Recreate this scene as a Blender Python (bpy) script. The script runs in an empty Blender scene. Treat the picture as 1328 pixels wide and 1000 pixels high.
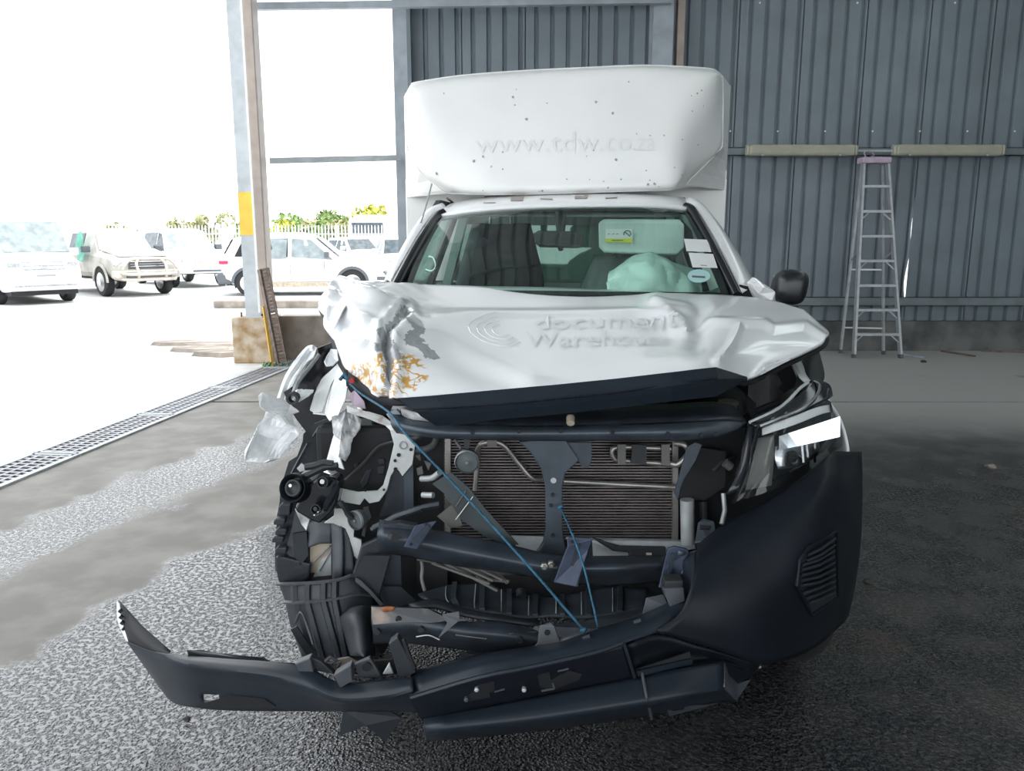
import bpy, bmesh, math, random
import numpy as np
from mathutils import Vector, Matrix, noise as mnoise
random.seed(7)
SC = bpy.context.scene
COL = SC.collection

# ------------------------------------------------------------------ camera
F, CX, CY = 1020.0, 664.0, 500.0
CAMZ, PITCH = 1.55, math.radians(10.7)
CP, SP = math.cos(PITCH), math.sin(PITCH)
cam_data = bpy.data.cameras.new('camera')
cam_data.sensor_fit = 'HORIZONTAL'; cam_data.sensor_width = 36.0
cam_data.lens = F / 1328.0 * 36.0
cam_data.clip_end = 500; cam_data.clip_start = 0.05
cam = bpy.data.objects.new('camera', cam_data); COL.objects.link(cam)
cam.location = (0, 0, CAMZ); cam.rotation_euler = (math.pi/2 - PITCH, 0, 0)
SC.camera = cam

# ------------------------------------------------------------------ world, light, exposure
wd = bpy.data.worlds.new('world'); SC.world = wd; wd.use_nodes = True
wn = wd.node_tree; bg = wn.nodes['Background']
bg.inputs['Color'].default_value = (0.93, 0.97, 1.0, 1); bg.inputs['Strength'].default_value = 2.4
sun_d = bpy.data.lights.new('sun', 'SUN'); sun_d.energy = 2.0; sun_d.angle = math.radians(8)
sun_d.color = (1.0, 0.96, 0.88)
sun = bpy.data.objects.new('sun', sun_d); COL.objects.link(sun)
sun.rotation_euler = Vector((-.32, -.30, -.9)).to_track_quat('-Z', 'Y').to_euler()
SC.view_settings.view_transform = 'Standard'; SC.view_settings.look = 'None'
SC.view_settings.exposure = 0.40; SC.view_settings.gamma = 1.0
SC.view_settings.use_curve_mapping = False

# ------------------------------------------------------------------ pixel helpers
def ray(px, py):
    u = (px - CX) / F; v = (CY - py) / F
    return np.array([u, CP + v*SP, v*CP - SP])
def U(px, py, Y):
    r = ray(px, py); t = Y / r[1]
    return np.array([r[0]*t, Y, CAMZ + r[2]*t])
def G(px, py, z=0.0):
    r = ray(px, py); t = (z - CAMZ) / r[2]
    return np.array([r[0]*t, r[1]*t, z])
def UP(pts): return [U(*p) for p in pts]
def crop(x0, y0, pts, d=None, s=5.0):
    return [U(x0 + p[0]/s, y0 + p[1]/s, (p[2] if len(p) > 2 else d)) for p in pts]
def K(w, Y, z): return np.array([0.0667*Y + w, Y, z])      # truck frame: w from its centre line

# ------------------------------------------------------------------ materials
MATS = {}
def mat(name, col, rough=0.5, metal=0.0, var=0.0, scale=8.0, bump=0.0, bscale=60.0, coat=0.0, col2=None, thr=None, spec=0.5, detail=4.0):
    m = bpy.data.materials.new(name); m.use_nodes = True
    nt = m.node_tree; b = nt.nodes['Principled BSDF']
    b.inputs['Roughness'].default_value = rough; b.inputs['Metallic'].default_value = metal
    b.inputs['Coat Weight'].default_value = coat; b.inputs['Coat Roughness'].default_value = 0.06
    b.inputs['Specular IOR Level'].default_value = spec
    tc = nt.nodes.new('ShaderNodeTexCoord')
    n = nt.nodes.new('ShaderNodeTexNoise'); n.inputs['Scale'].default_value = scale; n.inputs['Detail'].default_value = detail
    nt.links.new(tc.outputs['Object'], n.inputs['Vector'])
    r = nt.nodes.new('ShaderNodeValToRGB')
    c1 = tuple(c*(1-var) for c in col); c2 = col2 if col2 else tuple(min(1, c*(1+var)) for c in col)
    lo, hi = thr if thr else (0.35, 0.65)
    r.color_ramp.elements[0].position = lo; r.color_ramp.elements[1].position = hi
    r.color_ramp.elements[0].color = (*c1, 1); r.color_ramp.elements[1].color = (*c2, 1)
    nt.links.new(n.outputs['Fac'], r.inputs['Fac']); nt.links.new(r.outputs['Color'], b.inputs['Base Color'])
    if bump:
        n2 = nt.nodes.new('ShaderNodeTexNoise'); n2.inputs['Scale'].default_value = bscale; n2.inputs['Detail'].default_value = 3
        nt.links.new(tc.outputs['Object'], n2.inputs['Vector'])
        bp = nt.nodes.new('ShaderNodeBump'); bp.inputs['Strength'].default_value = bump; bp.inputs['Distance'].default_value = 0.01
        nt.links.new(n2.outputs['Fac'], bp.inputs['Height']); nt.links.new(bp.outputs['Normal'], b.inputs['Normal'])
    MATS[name] = m
    return m
def glass_mat(name, tint, refl_rough=0.02, ior=1.5, refl=1.0):
    m = bpy.data.materials.new(name); m.use_nodes = True; nt = m.node_tree
    nt.nodes.remove(nt.nodes['Principled BSDF'])
    tr = nt.nodes.new('ShaderNodeBsdfTransparent'); tr.inputs[0].default_value = (*tint, 1)
    gl = nt.nodes.new('ShaderNodeBsdfGlossy'); gl.inputs['Roughness'].default_value = refl_rough
    gl.inputs['Color'].default_value = (refl, refl, refl, 1)
    f0 = ((ior-1)/(ior+1))**2
    lw = nt.nodes.new('ShaderNodeLayerWeight'); lw.inputs[0].default_value = 0.5
    pw = nt.nodes.new('ShaderNodeMath'); pw.operation = 'POWER'; pw.inputs[1].default_value = 5.0; nt.links.new(lw.outputs['Facing'], pw.inputs[0])
    fr = nt.nodes.new('ShaderNodeMath'); fr.operation = 'MULTIPLY_ADD'; fr.inputs[1].default_value = 1-f0; fr.inputs[2].default_value = f0; nt.links.new(pw.outputs[0], fr.inputs[0])
    mx = nt.nodes.new('ShaderNodeMixShader')
    nt.links.new(fr.outputs[0], mx.inputs[0]); nt.links.new(tr.outputs[0], mx.inputs[1]); nt.links.new(gl.outputs[0], mx.inputs[2])
    nt.links.new(mx.outputs[0], nt.nodes['Material Output'].inputs[0])
    MATS[name] = m; return m
mat('wall_sheet', (0.185, 0.222, 0.250), 0.42, 0.0, 0.10, 1.6, 0.0, spec=0.4)
mat('steel_grey', (0.34, 0.38, 0.42), 0.5, 0.0, 0.12, 5)
mat('girt_grey', (0.16, 0.19, 0.205), 0.5, 0.0, 0.12, 5)
mat('steel_light', (0.42, 0.45, 0.47), 0.45, 0.2, 0.12, 6)
mat('yellow_paint', (0.85, 0.52, 0.06), 0.5, 0, 0.1, 6)
mat('pipe_beige', (0.38, 0.32, 0.28), 0.5, 0, 0.12, 5)
mat('concrete_orange', (0.42, 0.26, 0.11), 0.85, 0, 0.3, 7, 0.4, 30, col2=(0.50, 0.42, 0.33))
mat('concrete_wall', (0.22, 0.19, 0.165), 0.85, 0, 0.2, 4, 0.3, 25, col2=(0.32, 0.28, 0.24))
mat('concrete_dark', (0.10, 0.105, 0.105), 0.85, 0, 0.3, 3, 0.3, 20, col2=(0.17, 0.17, 0.165))
mat('rust_steel', (0.16, 0.12, 0.10), 0.6, 0.3, 0.3, 20)
mat('grate_steel', (0.30, 0.30, 0.32), 0.45, 0.5, 0.2, 20)
mat('alu', (0.48, 0.50, 0.52), 0.42, 0.55, 0.1, 10)
mat('alu_dark', (0.10, 0.10, 0.11), 0.5, 0.2, 0.1, 10)
mat('lilac', (0.46, 0.36, 0.46), 0.5, 0, 0.1, 10)
mat('tube_case', (0.36, 0.35, 0.28), 0.4, 0, 0.06, 10)
mat('wood_yellow', (0.55, 0.33, 0.05), 0.6, 0, 0.15, 10)
mat('roof_sheet', (0.42, 0.45, 0.46), 0.5, 0, 0.1, 1.5)
mat('white_paint', (0.86, 0.87, 0.88), 0.3, 0, 0.015, 5, coat=0.6)
mat('white_fibre', (0.84, 0.845, 0.83), 0.38, 0, 0.015, 4, coat=0.25)
mat('white_ghost', (0.80, 0.81, 0.80), 0.28, 0, 0.01, 5, coat=0.5)
mat('white_ghost_hood', (0.74, 0.75, 0.77), 0.3, 0, 0.01, 5, coat=0.5)
mat('white_car', (0.9, 0.9, 0.9), 0.35, 0, 0.02, 4, coat=0.3)
mat('primer_grey', (0.30, 0.32, 0.335), 0.5, 0.1, 0.25, 25)
mat('crumple_white', (0.78, 0.80, 0.82), 0.35, 0, 0.2, 14, coat=0.3)
mat('crumple_grey', (0.42, 0.44, 0.46), 0.4, 0.15, 0.5, 18, col2=(0.75, 0.76, 0.77))
mat('rust_white', (0.70, 0.71, 0.70), 0.45, 0.1, 0.15, 22, col2=(0.33, 0.13, 0.05), thr=(0.55, 0.72))
mat('bracket_white', (0.60, 0.62, 0.61), 0.45, 0.1, 0.12, 12)
mat('black_plastic', (0.0075, 0.0100, 0.0150), 0.40, 0, 0.15, 6, 0.06, 300, spec=0.2)
mat('black_trim', (0.015, 0.021, 0.030), 0.33, 0, 0.12, 6, 0.05, 250, spec=0.28)
mat('mirror_black', (0.012, 0.014, 0.017), 0.3, 0, 0.05, 6)
mat('black_gloss', (0.012, 0.014, 0.018), 0.14, 0, 0.1, 6)
mat('liner', (0.020, 0.025, 0.032), 0.5, 0, 0.2, 10, 0.1, 120)
mat('liner_light', (0.060, 0.068, 0.080), 0.5, 0, 0.2, 10)
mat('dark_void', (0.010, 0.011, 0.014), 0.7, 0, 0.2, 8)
mat('rail_steel', (0.060, 0.076, 0.096), 0.35, 0.2, 0.2, 12)
mat('beam_steel', (0.035, 0.044, 0.058), 0.36, 0.2, 0.25, 12)
mat('plate_blue', (0.055, 0.072, 0.115), 0.35, 0.3, 0.2, 25)
mat('flap', (0.048, 0.060, 0.066), 0.5, 0, 0.15, 12)
mat('fin_metal', (0.20, 0.175, 0.175), 0.42, 0.5, 0.15, 30)
mat('fin_back', (0.012, 0.011, 0.012), 0.8)
mat('pipe_alu', (0.32, 0.31, 0.29), 0.35, 0.7, 0.15, 20)
mat('grey_alu', (0.50, 0.53, 0.54), 0.45, 0.3, 0.15, 12)
mat('tray', (0.045, 0.056, 0.068), 0.45, 0, 0.2, 14)
mat('horn', (0.11, 0.13, 0.14), 0.45, 0.2, 0.15, 20)
mat('rusty_beam', (0.10, 0.105, 0.115), 0.45, 0.3, 0.3, 10, col2=(0.24, 0.19, 0.16), thr=(0.52, 0.7))
mat('orange_plastic', (0.55, 0.11, 0.025), 0.45, 0, 0.1, 12)
mat('rust_edge_mat', (0.30, 0.10, 0.035), 0.7, 0, 0.4, 40)
mat('red_plastic', (0.45, 0.03, 0.03), 0.4)
mat('tyre', (0.018, 0.018, 0.020), 0.75, 0, 0.2, 20, 0.2, 80)
mat('chrome', (0.86, 0.87, 0.88), 0.10, 1.0)
mat('silver', (0.55, 0.56, 0.58), 0.25, 0.9)
mat('dust_steel', (0.55, 0.49, 0.43), 0.4, 0.4, 0.12, 12)
mat('dark_glass', (0.025, 0.028, 0.03), 0.2, 0, 0.05, 5, spec=0.1)
mat('grey_glass', (0.09, 0.11, 0.125), 0.2, 0, 0.3, 5, spec=0.1)
mat('pale_glass', (0.26, 0.30, 0.31), 0.2, 0, 0.2, 5, spec=0.1)
mat('lamp_clear', (0.6, 0.62, 0.64), 0.1, 0.5, 0.2, 30)
mat('tail_red', (0.6, 0.02, 0.08), 0.2)
mat('number_plate', (0.75, 0.76, 0.74), 0.4, 0, 0.05, 20)
mat('cladding', (0.10, 0.11, 0.125), 0.55)
mat('green_plastic', (0.01, 0.33, 0.22), 0.35, 0, 0.3, 8)
mat('dusty_side', (0.48, 0.46, 0.42), 0.5, 0, 0.2, 3)
mat('mint_cloth', (0.66, 0.84, 0.78), 0.8, 0, 0.06, 8, 0.2, 30)
mat('seat_dark', (0.020, 0.023, 0.027), 0.8, 0, 0.2, 20)
mat('seat_grey', (0.30, 0.34, 0.33), 0.75, 0, 0.1, 10)
mat('trim_pale', (0.62, 0.72, 0.68), 0.6, 0, 0.05, 6)
mat('trim_mid', (0.34, 0.40, 0.39), 0.6, 0, 0.08, 6)
mat('dash', (0.022, 0.026, 0.028), 0.6)
mat('paper', (0.78, 0.80, 0.80), 0.6, 0, 0.02, 10)
mat('ink', (0.03, 0.03, 0.035), 0.6)
mat('ink_grey', (0.3, 0.31, 0.33), 0.6)
mat('label_yellow', (0.72, 0.68, 0.06), 0.5)
mat('label_mint', (0.42, 0.66, 0.66), 0.5)
mat('rope_blue', (0.025, 0.12, 0.20), 0.5, 0, 0.3, 60, 0.5, 200)
mat('brown_grey', (0.36, 0.32, 0.30), 0.7, 0, 0.2, 30)
mat('card_brown', (0.45, 0.38, 0.30), 0.8, 0, 0.2, 14)
mat('orange_mark', (0.66, 0.33, 0.05), 0.6, 0, 0.25, 40)
mat('leaf_green', (0.16, 0.24, 0.07), 0.7, 0, 0.4, 3)
mat('leaf_yellow', (0.45, 0.46, 0.08), 0.7, 0, 0.3, 3)
mat('leaf_olive', (0.30, 0.30, 0.14), 0.7, 0, 0.3, 3)
mat('bark', (0.10, 0.08, 0.06), 0.9)
mat('fence_white', (0.50, 0.52, 0.53), 0.5)
mat('weed', (0.05, 0.22, 0.04), 0.6, 0, 0.4, 30)
mat('rock', (0.05, 0.048, 0.045), 0.9, 0, 0.3, 30)
mat('fluid_cap', (0.20, 0.19, 0.15), 0.5)
mat('dull_plastic', (0.13, 0.13, 0.12), 0.5, 0, 0.1, 10)
glass_mat('windscreen_glass', (0.74, 0.87, 0.82), ior=1.8)
m_ = bpy.data.materials.new('added_skylight'); m_.use_nodes = True; nt_ = m_.node_tree; nt_.nodes.remove(nt_.nodes['Principled BSDF'])
tl_ = nt_.nodes.new('ShaderNodeBsdfTranslucent'); tl_.inputs[0].default_value = (0.62, 0.68, 0.66, 1); nt_.links.new(tl_.outputs[0], nt_.nodes['Material Output'].inputs[0]); MATS['added_skylight'] = m_
glass_mat('lens_clear', (0.92, 0.94, 0.95))

# floor material: wet speckled screed, drier smooth bands, oil-dark plus painted shade on one side
def floor_mat(name, outside=False):
    m = bpy.data.materials.new(name); m.use_nodes = True; nt = m.node_tree; L = nt.links
    b = nt.nodes['Principled BSDF']
    def N(t, **kw):
        n = nt.nodes.new(t)
        for k, v in kw.items(): n.inputs[k].default_value = v
        return n
    def math_(op, a, b_, clamp=False):
        n = nt.nodes.new('ShaderNodeMath'); n.operation = op; n.use_clamp = clamp
        for i, x in enumerate((a, b_)):
            if isinstance(x, (int, float)): n.inputs[i].default_value = x
            else: L.new(x, n.inputs[i])
        return n.outputs[0]
    def ramp(v, lo, hi):
        n = nt.nodes.new('ShaderNodeMapRange'); n.clamp = True
        n.interpolation_type = 'SMOOTHSTEP'
        L.new(v, n.inputs[0]); n.inputs[1].default_value = lo; n.inputs[2].default_value = hi
        return n.outputs[0]
    def mix(f, a, c):
        n = nt.nodes.new('ShaderNodeMix'); n.data_type = 'RGBA'
        L.new(f, n.inputs[0])
        for i, x in ((6, a), (7, c)):
            if isinstance(x, tuple): n.inputs[i].default_value = (*x, 1)
            else: L.new(x, n.inputs[i])
        return n.outputs[2]
    geo = nt.nodes.new('ShaderNodeNewGeometry'); P = geo.outputs['Position']
    sep = nt.nodes.new('ShaderNodeSeparateXYZ'); L.new(P, sep.inputs[0])
    X, Y = sep.outputs[0], sep.outputs[1]
    big = N('ShaderNodeTexNoise', Scale=0.7, Detail=5.0); L.new(P, big.inputs['Vector'])
    med = N('ShaderNodeTexNoise', Scale=4.0, Detail=6.0); L.new(P, med.inputs['Vector'])
    fine = N('ShaderNodeTexNoise', Scale=90.0, Detail=2.0); L.new(P, fine.inputs['Vector'])
    if outside:
        c = mix(ramp(med.outputs['Fac'], .4, .65), (0.56, 0.56, 0.55), (0.66, 0.66, 0.65))
        L.new(c, b.inputs['Base Color']); b.inputs['Roughness'].default_value = 0.8
        MATS[name] = m; return m
    spk = N('ShaderNodeTexVoronoi', Scale=105.0); L.new(P, spk.inputs['Vector'])
    # coordinate across the diagonal edge of the worn screed
    wob = math_('MULTIPLY', math_('SUBTRACT', big.outputs['Fac'], 0.5), 1.0)
    wob2 = math_('ADD', math_('MULTIPLY', wob, 0.55), math_('MULTIPLY', math_('SUBTRACT', med.outputs['Fac'], 0.5), 0.45))
    s = math_('ADD', math_('ADD', math_('MULTIPLY', X, 0.94), math_('MULTIPLY', Y, -0.33)), wob2)
    rough_zone = ramp(s, -2.68, -2.54)             # near side of the edge: coarse
    band = math_('MULTIPLY', ramp(s, -4.0, -3.85), math_('SUBTRACT', 1.0, ramp(s, -3.45, -3.25)))
    coarse = math_('MAXIMUM', rough_zone, math_('MULTIPLY', band, 0.75))
    right = ramp(math_('ADD', X, math_('MULTIPLY', wob, 1.0)), -1.2, -0.1)
    far = ramp(math_('ADD', Y, math_('MULTIPLY', wob, 1.5)), 5.2, 7.4)
    base = mix(ramp(med.outputs['Fac'], .35, .7), (0.165, 0.152, 0.134), (0.245, 0.23, 0.207))
    dark = mix(ramp(med.outputs['Fac'], .35, .7), (0.055, 0.055, 0.056), (0.13, 0.126, 0.12))
    rightgrey = mix(far, dark, (0.38, 0.375, 0.36))
    c = mix(right, base, rightgrey)
    wet = mix(ramp(fine.outputs['Fac'], .42, .6), (0.075, 0.075, 0.08), (0.19, 0.19, 0.195))
    wet2 = mix(right, wet, mix(ramp(math_('ADD', X, wob), 0.9, 1.7), mix(ramp(med.outputs['Fac'], .4, .65), (0.012, 0.013, 0.016), (0.036, 0.035, 0.036)), mix(ramp(med.outputs['Fac'], .38, .66), (0.034, 0.033, 0.033), (0.085, 0.080, 0.075))))  # near-black tone also holds the shade around the truck front
    nearz = math_('SUBTRACT', 1.0, ramp(math_('ADD', Y, wob), 4.6, 6.2))
    cz = math_('MULTIPLY', coarse, math_('MAXIMUM', nearz, math_('SUBTRACT', 1.0, right)))
    c = mix(cz, c, wet2)
    rust = N('ShaderNodeTexNoise', Scale=1.1, Detail=3.0); L.new(P, rust.inputs['Vector'])
    c = mix(math_('MULTIPLY', math_('MULTIPLY', ramp(rust.outputs['Fac'], .62, .72), 0.5), right), c, (0.13, 0.065, 0.04))
    c_hold = c
    wetpatch = ramp(med.outputs['Fac'], .50, .60)
    rgh = math_('ADD', 0.62, math_('MULTIPLY', cz, -0.40))
    rgh = math_('ADD', rgh, math_('MULTIPLY', math_('MULTIPLY', wetpatch, cz), -0.10))
    rgh = math_('ADD', rgh, math_('MULTIPLY', right, 0.06))
    film = N('ShaderNodeTexNoise', Scale=58.0, Detail=2.5); L.new(P, film.inputs['Vector'])
    water = math_('MULTIPLY', ramp(math_('ADD', film.outputs['Fac'], math_('MULTIPLY', wob, 0.10)), .50, .54), cz)
    water = math_('MULTIPLY', water, math_('SUBTRACT', 1.0, math_('MULTIPLY', right, 0.85)))
    c = mix(math_('MULTIPLY', water, 0.8), c_hold, (0.34, 0.34, 0.35)); L.new(c, b.inputs['Base Color'])  # film speckles also made pale in base colour, a painted sky glint
    rgh = math_('ADD', math_('MULTIPLY', rgh, math_('SUBTRACT', 1.0, water)), math_('MULTIPLY', water, 0.07))
    L.new(rgh, b.inputs['Roughness'])
    h = math_('ADD', math_('MULTIPLY', math_('MULTIPLY', spk.outputs['Distance'], math_('SUBTRACT', 1.0, water)), math_('MULTIPLY', cz, 1.0)), math_('MULTIPLY', med.outputs['Fac'], 0.10))
    bp = N('ShaderNodeBump', Strength=0.9, Distance=0.008)
    L.new(h, bp.inputs['Height']); L.new(bp.outputs['Normal'], b.inputs['Normal'])
    b.inputs['Specular IOR Level'].default_value = 0.5
    MATS[name] = m; return m
floor_mat('floor_screed'); floor_mat('yard_concrete', True)

# ------------------------------------------------------------------ object helpers
ORG = {}
def tag(o, label=None, cat=None, group=None, kind=None):
    if label: o['label'] = label
    if cat: o['category'] = cat
    if group: o['group'] = group
    if kind: o['kind'] = kind
    return o
def empty(name, loc, label, cat, group=None, rz=0.0):
    o = bpy.data.objects.new(name, None); COL.objects.link(o)
    o.location = loc; o.rotation_euler = (0, 0, rz); o.empty_display_size = 0.2
    ORG[o] = np.array(loc, float) if rz == 0 else np.zeros(3)
    return tag(o, label, cat, group)
def mk(name, verts, faces, m, parent=None, smooth=False, bevel=0.0, solid=0.0, subd=0, offset=0.0, autos=None, attrs=None):
    verts = np.array(verts, float)
    if parent is not None: org = ORG[parent]
    else:
        org = np.array([(verts[:,0].min()+verts[:,0].max())/2, (verts[:,1].min()+verts[:,1].max())/2, verts[:,2].min()])
    me = bpy.data.meshes.new(name)
    me.from_pydata([tuple(v) for v in (verts - org)], [], [tuple(int(i) for i in f) for f in faces])
    bm = bmesh.new(); bm.from_mesh(me)
    bmesh.ops.recalc_face_normals(bm, faces=bm.faces)
    bm.to_mesh(me); bm.free()
    if isinstance(m, str): m = MATS[m]
    me.materials.append(m)
    if attrs:
        for an, vals in attrs.items():
            a = me.attributes.new(an, 'FLOAT', 'POINT'); a.data.foreach_set('value', np.array(vals, float))
    if smooth:
        me.polygons.foreach_set('use_smooth', [True]*len(me.polygons))
        if autos: me.set_sharp_from_angle(angle=math.radians(autos))
    o = bpy.data.objects.new(name, me); COL.objects.link(o)
    if parent is not None: o.parent = parent; ORG[o] = org
    else: o.location = org; ORG[o] = org
    if solid:
        md = o.modifiers.new('solid', 'SOLIDIFY'); md.thickness = solid; md.offset = offset
    if bevel:
        md = o.modifiers.new('bevel', 'BEVEL'); md.width = bevel; md.segments = 2; md.limit_method = 'ANGLE'
    if subd:
        md = o.modifiers.new('sub', 'SUBSURF'); md.levels = subd; md.render_levels = subd
    return o
class MB:
    def __init__(s): s.v = []; s.f = []
    def add(s, v, f):
        n = len(s.v); s.v += [np.array(x, float) for x in v]; s.f += [[i+n for i in q] for q in f]; return s
    def box(s, lo, hi, R=None, c=None):
        x0, y0, z0 = lo; x1, y1, z1 = hi
        v = [(x0,y0,z0),(x1,y0,z0),(x1,y1,z0),(x0,y1,z0),(x0,y0,z1),(x1,y0,z1),(x1,y1,z1),(x0,y1,z1)]
        if R is not None: v = [np.array(R @ Vector(p)) + np.array(c) for p in v]
        return s.add(v, [(0,3,2,1),(4,5,6,7),(0,1,5,4),(1,2,6,5),(2,3,7,6),(3,0,4,7)])
    def bar(s, a, b, w, h, up=(0,0,1)):
        a = np.array(a, float); b = np.array(b, float); d = b-a; d /= np.linalg.norm(d)
        upv = np.array(up, float)
        x = np.cross(d, upv)
        if np.linalg.norm(x) < 1e-4: x = np.cross(d, (1.0, 0, 0))
        x /= np.linalg.norm(x); y = np.cross(x, d)
        o = [(-w/2,-h/2),(w/2,-h/2),(w/2,h/2),(-w/2,h/2)]
        v = [a + x*p + y*q for p, q in o] + [b + x*p + y*q for p, q in o]
        return s.add(v, [(0,1,2,3),(7,6,5,4),(0,4,5,1),(1,5,6,2),(2,6,7,3),(3,7,4,0)])
    def tube(s, pts, r, n=8, cap=True):
        pts = [np.array(p, float) for p in pts]; m = len(pts)
        rr = r if isinstance(r, (list, tuple)) else [r]*m
        prev = None; v = []; f = []
        for i, p in enumerate(pts):
            d = pts[min(i+1, m-1)] - pts[max(i-1, 0)]; d = d/ (np.linalg.norm(d)+1e-9)
            if prev is None:
                x = np.cross(d, (0, 0, 1.0))
                if np.linalg.norm(x) < 1e-3: x = np.cross(d, (1.0, 0, 0))
            else: x = prev - d*np.dot(prev, d)
            x /= np.linalg.norm(x); prev = x; y = np.cross(d, x)
            for k in range(n):
                a = 2*math.pi*k/n; v.append(p + rr[i]*(x*math.cos(a) + y*math.sin(a)))
        for i in range(m-1):
            for k in range(n): f.append((i*n+k, i*n+(k+1)%n, (i+1)*n+(k+1)%n, (i+1)*n+k))
        if cap: f.append(tuple(range(n))[::-1]); f.append(tuple((m-1)*n+k for k in range(n)))
        return s.add(v, f)
    def lathe(s, prof, origin, axis, n=24, cap=True):
        # prof: list of (radius, distance along axis)
        ax = np.array(axis, float); ax /= np.linalg.norm(ax)
        x = np.cross(ax, (0, 0, 1.0))
        if np.linalg.norm(x) < 1e-3: x = np.cross(ax, (1.0, 0, 0))
        x /= np.linalg.norm(x); y = np.cross(ax, x); o = np.array(origin, float)
        v = []; f = []
        for r, h in prof:
            for k in range(n):
                a = 2*math.pi*k/n; v.append(o + ax*h + r*(x*math.cos(a)+y*math.sin(a)))
        m = len(prof)
        for i in range(m-1):
            for k in range(n): f.append((i*n+k, i*n+(k+1)%n, (i+1)*n+(k+1)%n, (i+1)*n+k))
        if cap: f.append(tuple(range(n))[::-1]); f.append(tuple((m-1)*n+k for k in range(n)))
        return s.add(v, f)
    def build(s, name, m, parent=None, **kw): return mk(name, s.v, s.f, m, parent, **kw)
def tube(name, pts, r, m, parent, n=8, smooth=True, spline=0):
    if spline: pts = spl(pts, spline)
    return MB().tube(pts, r, n).build(name, m, parent, smooth=smooth, autos=50)
def spl(pts, k=6):
    P = [np.array(p, float) for p in pts]; P = [2*P[0]-P[1]] + P + [2*P[-1]-P[-2]]; out = []
    for i in range(1, len(P)-2):
        for t in np.linspace(0, 1, k, endpoint=False): out.append(cr4(P[i-1], P[i], P[i+1], P[i+2], t))
    out.append(P[-2]); return out
def cr4(a, b, c, d, t):
    return 0.5*((2*b) + (-a+c)*t + (2*a-5*b+4*c-d)*t*t + (-a+3*b-3*c+d)*t**3)
def plate(name, pts, m, parent, thick=0.006, bevel=0.0, smooth=False, holes=None):
    """a bent sheet: outline points in 3D, triangulated, given thickness"""
    from mathutils.geometry import tessellate_polygon
    verts = [np.array(p, float) for p in pts]
    faces = [tuple(q) for q in tessellate_polygon([[Vector(p) for p in verts]])]
    return mk(name, verts, faces, m, parent, solid=thick, bevel=bevel, smooth=smooth)
class Patch:
    def __init__(s, grid):
        w = max(len(r) for r in grid)
        s.g = np.array([[np.array(p, float) for p in r] for r in grid]); s.R, s.C = s.g.shape[:2]
        g = s.g
        g = np.concatenate([2*g[:1]-g[1:2], g, 2*g[-1:]-g[-2:-1]], 0)
        g = np.concatenate([2*g[:, :1]-g[:, 1:2], g, 2*g[:, -1:]-g[:, -2:-1]], 1); s.e = g
    def at(s, r, c):          # r in 0..R-1, c in 0..C-1
        i = int(min(max(math.floor(r), 0), s.R-2)); j = int(min(max(math.floor(c), 0), s.C-2))
        tr, tc = r-i, c-j
        rows = [cr4(*[s.e[i+a, j+b] for b in range(4)], tc) for a in range(4)]
        return cr4(*rows, tr)
    def lin(s, r, c):
        i = int(min(max(math.floor(r), 0), s.R-2)); j = int(min(max(math.floor(c), 0), s.C-2))
        tr, tc = r-i, c-j; g = s.g
        return (g[i,j]*(1-tc)+g[i,j+1]*tc)*(1-tr) + (g[i+1,j]*(1-tc)+g[i+1,j+1]*tc)*tr
    def normal(s, r, c, e=0.02):
        a = s.at(min(r+e, s.R-1), c) - s.at(max(r-e, 0), c); b = s.at(r, min(c+e, s.C-1)) - s.at(r, max(c-e, 0))
        n = np.cross(a, b); n /= np.linalg.norm(n)+1e-9
        if np.dot(n, s.at(r, c) - np.array([0, 0, CAMZ])) > 0: n = -n
        return n
    def mesh(s, k=4, fn=None, linear=False, skip=None, kc=None):
        kc = kc or k
        rs = np.linspace(0, s.R-1, (s.R-1)*k+1); cs = np.linspace(0, s.C-1, (s.C-1)*kc+1)
        v = []; ev = s.lin if linear else s.at
        for r in rs:
            for c in cs:
                p = ev(r, c)
                if fn is not None: p = fn(p, r, c)
                v.append(p)
        w = len(cs); f = []
        for i in range(len(rs)-1):
            for j in range(w-1):
                if skip and skip((rs[i]+rs[i+1])/2, (cs[j]+cs[j+1])/2): continue
                f.append((i*w+j, i*w+j+1, (i+1)*w+j+1, (i+1)*w+j))
        return v, f
def patch(name, grid, m, parent, k=4, thick=0.006, smooth=True, linear=False, fn=None, skip=None, offset=0.0, autos=40, kc=None):
    P = Patch(grid); v, f = P.mesh(k, fn, linear, skip, kc)
    return mk(name, v, f, m, parent, smooth=smooth, solid=thick, offset=offset, autos=autos)
def strip(name, pts, w, m, parent, thick=0.002, up=None):
    """a narrow ribbon along points"""
    b = MB()
    for i in range(len(pts)-1): b.bar(pts[i], pts[i+1], w, thick, up if up is not None else (0, -1, 0))
    return b.build(name, m, parent)
def text_verts(s, font_size=1.0):
    cu = bpy.data.curves.new('t', 'FONT'); cu.body = s; cu.size = font_size; cu.resolution_u = 3
    o = bpy.data.objects.new('t', cu); COL.objects.link(o)
    dg = bpy.context.evaluated_depsgraph_get(); me = bpy.data.meshes.new_from_object(o.evaluated_get(dg))
    v = np.array([tuple(q.co) for q in me.vertices]); f = [tuple(p.vertices) for p in me.polygons]
    bpy.data.objects.remove(o); bpy.data.curves.remove(cu); bpy.data.meshes.remove(me)
    return v, f
def nz(p, sc=1.0): return mnoise.noise(Vector((p[0]*sc, p[1]*sc, p[2]*sc)))
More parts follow.
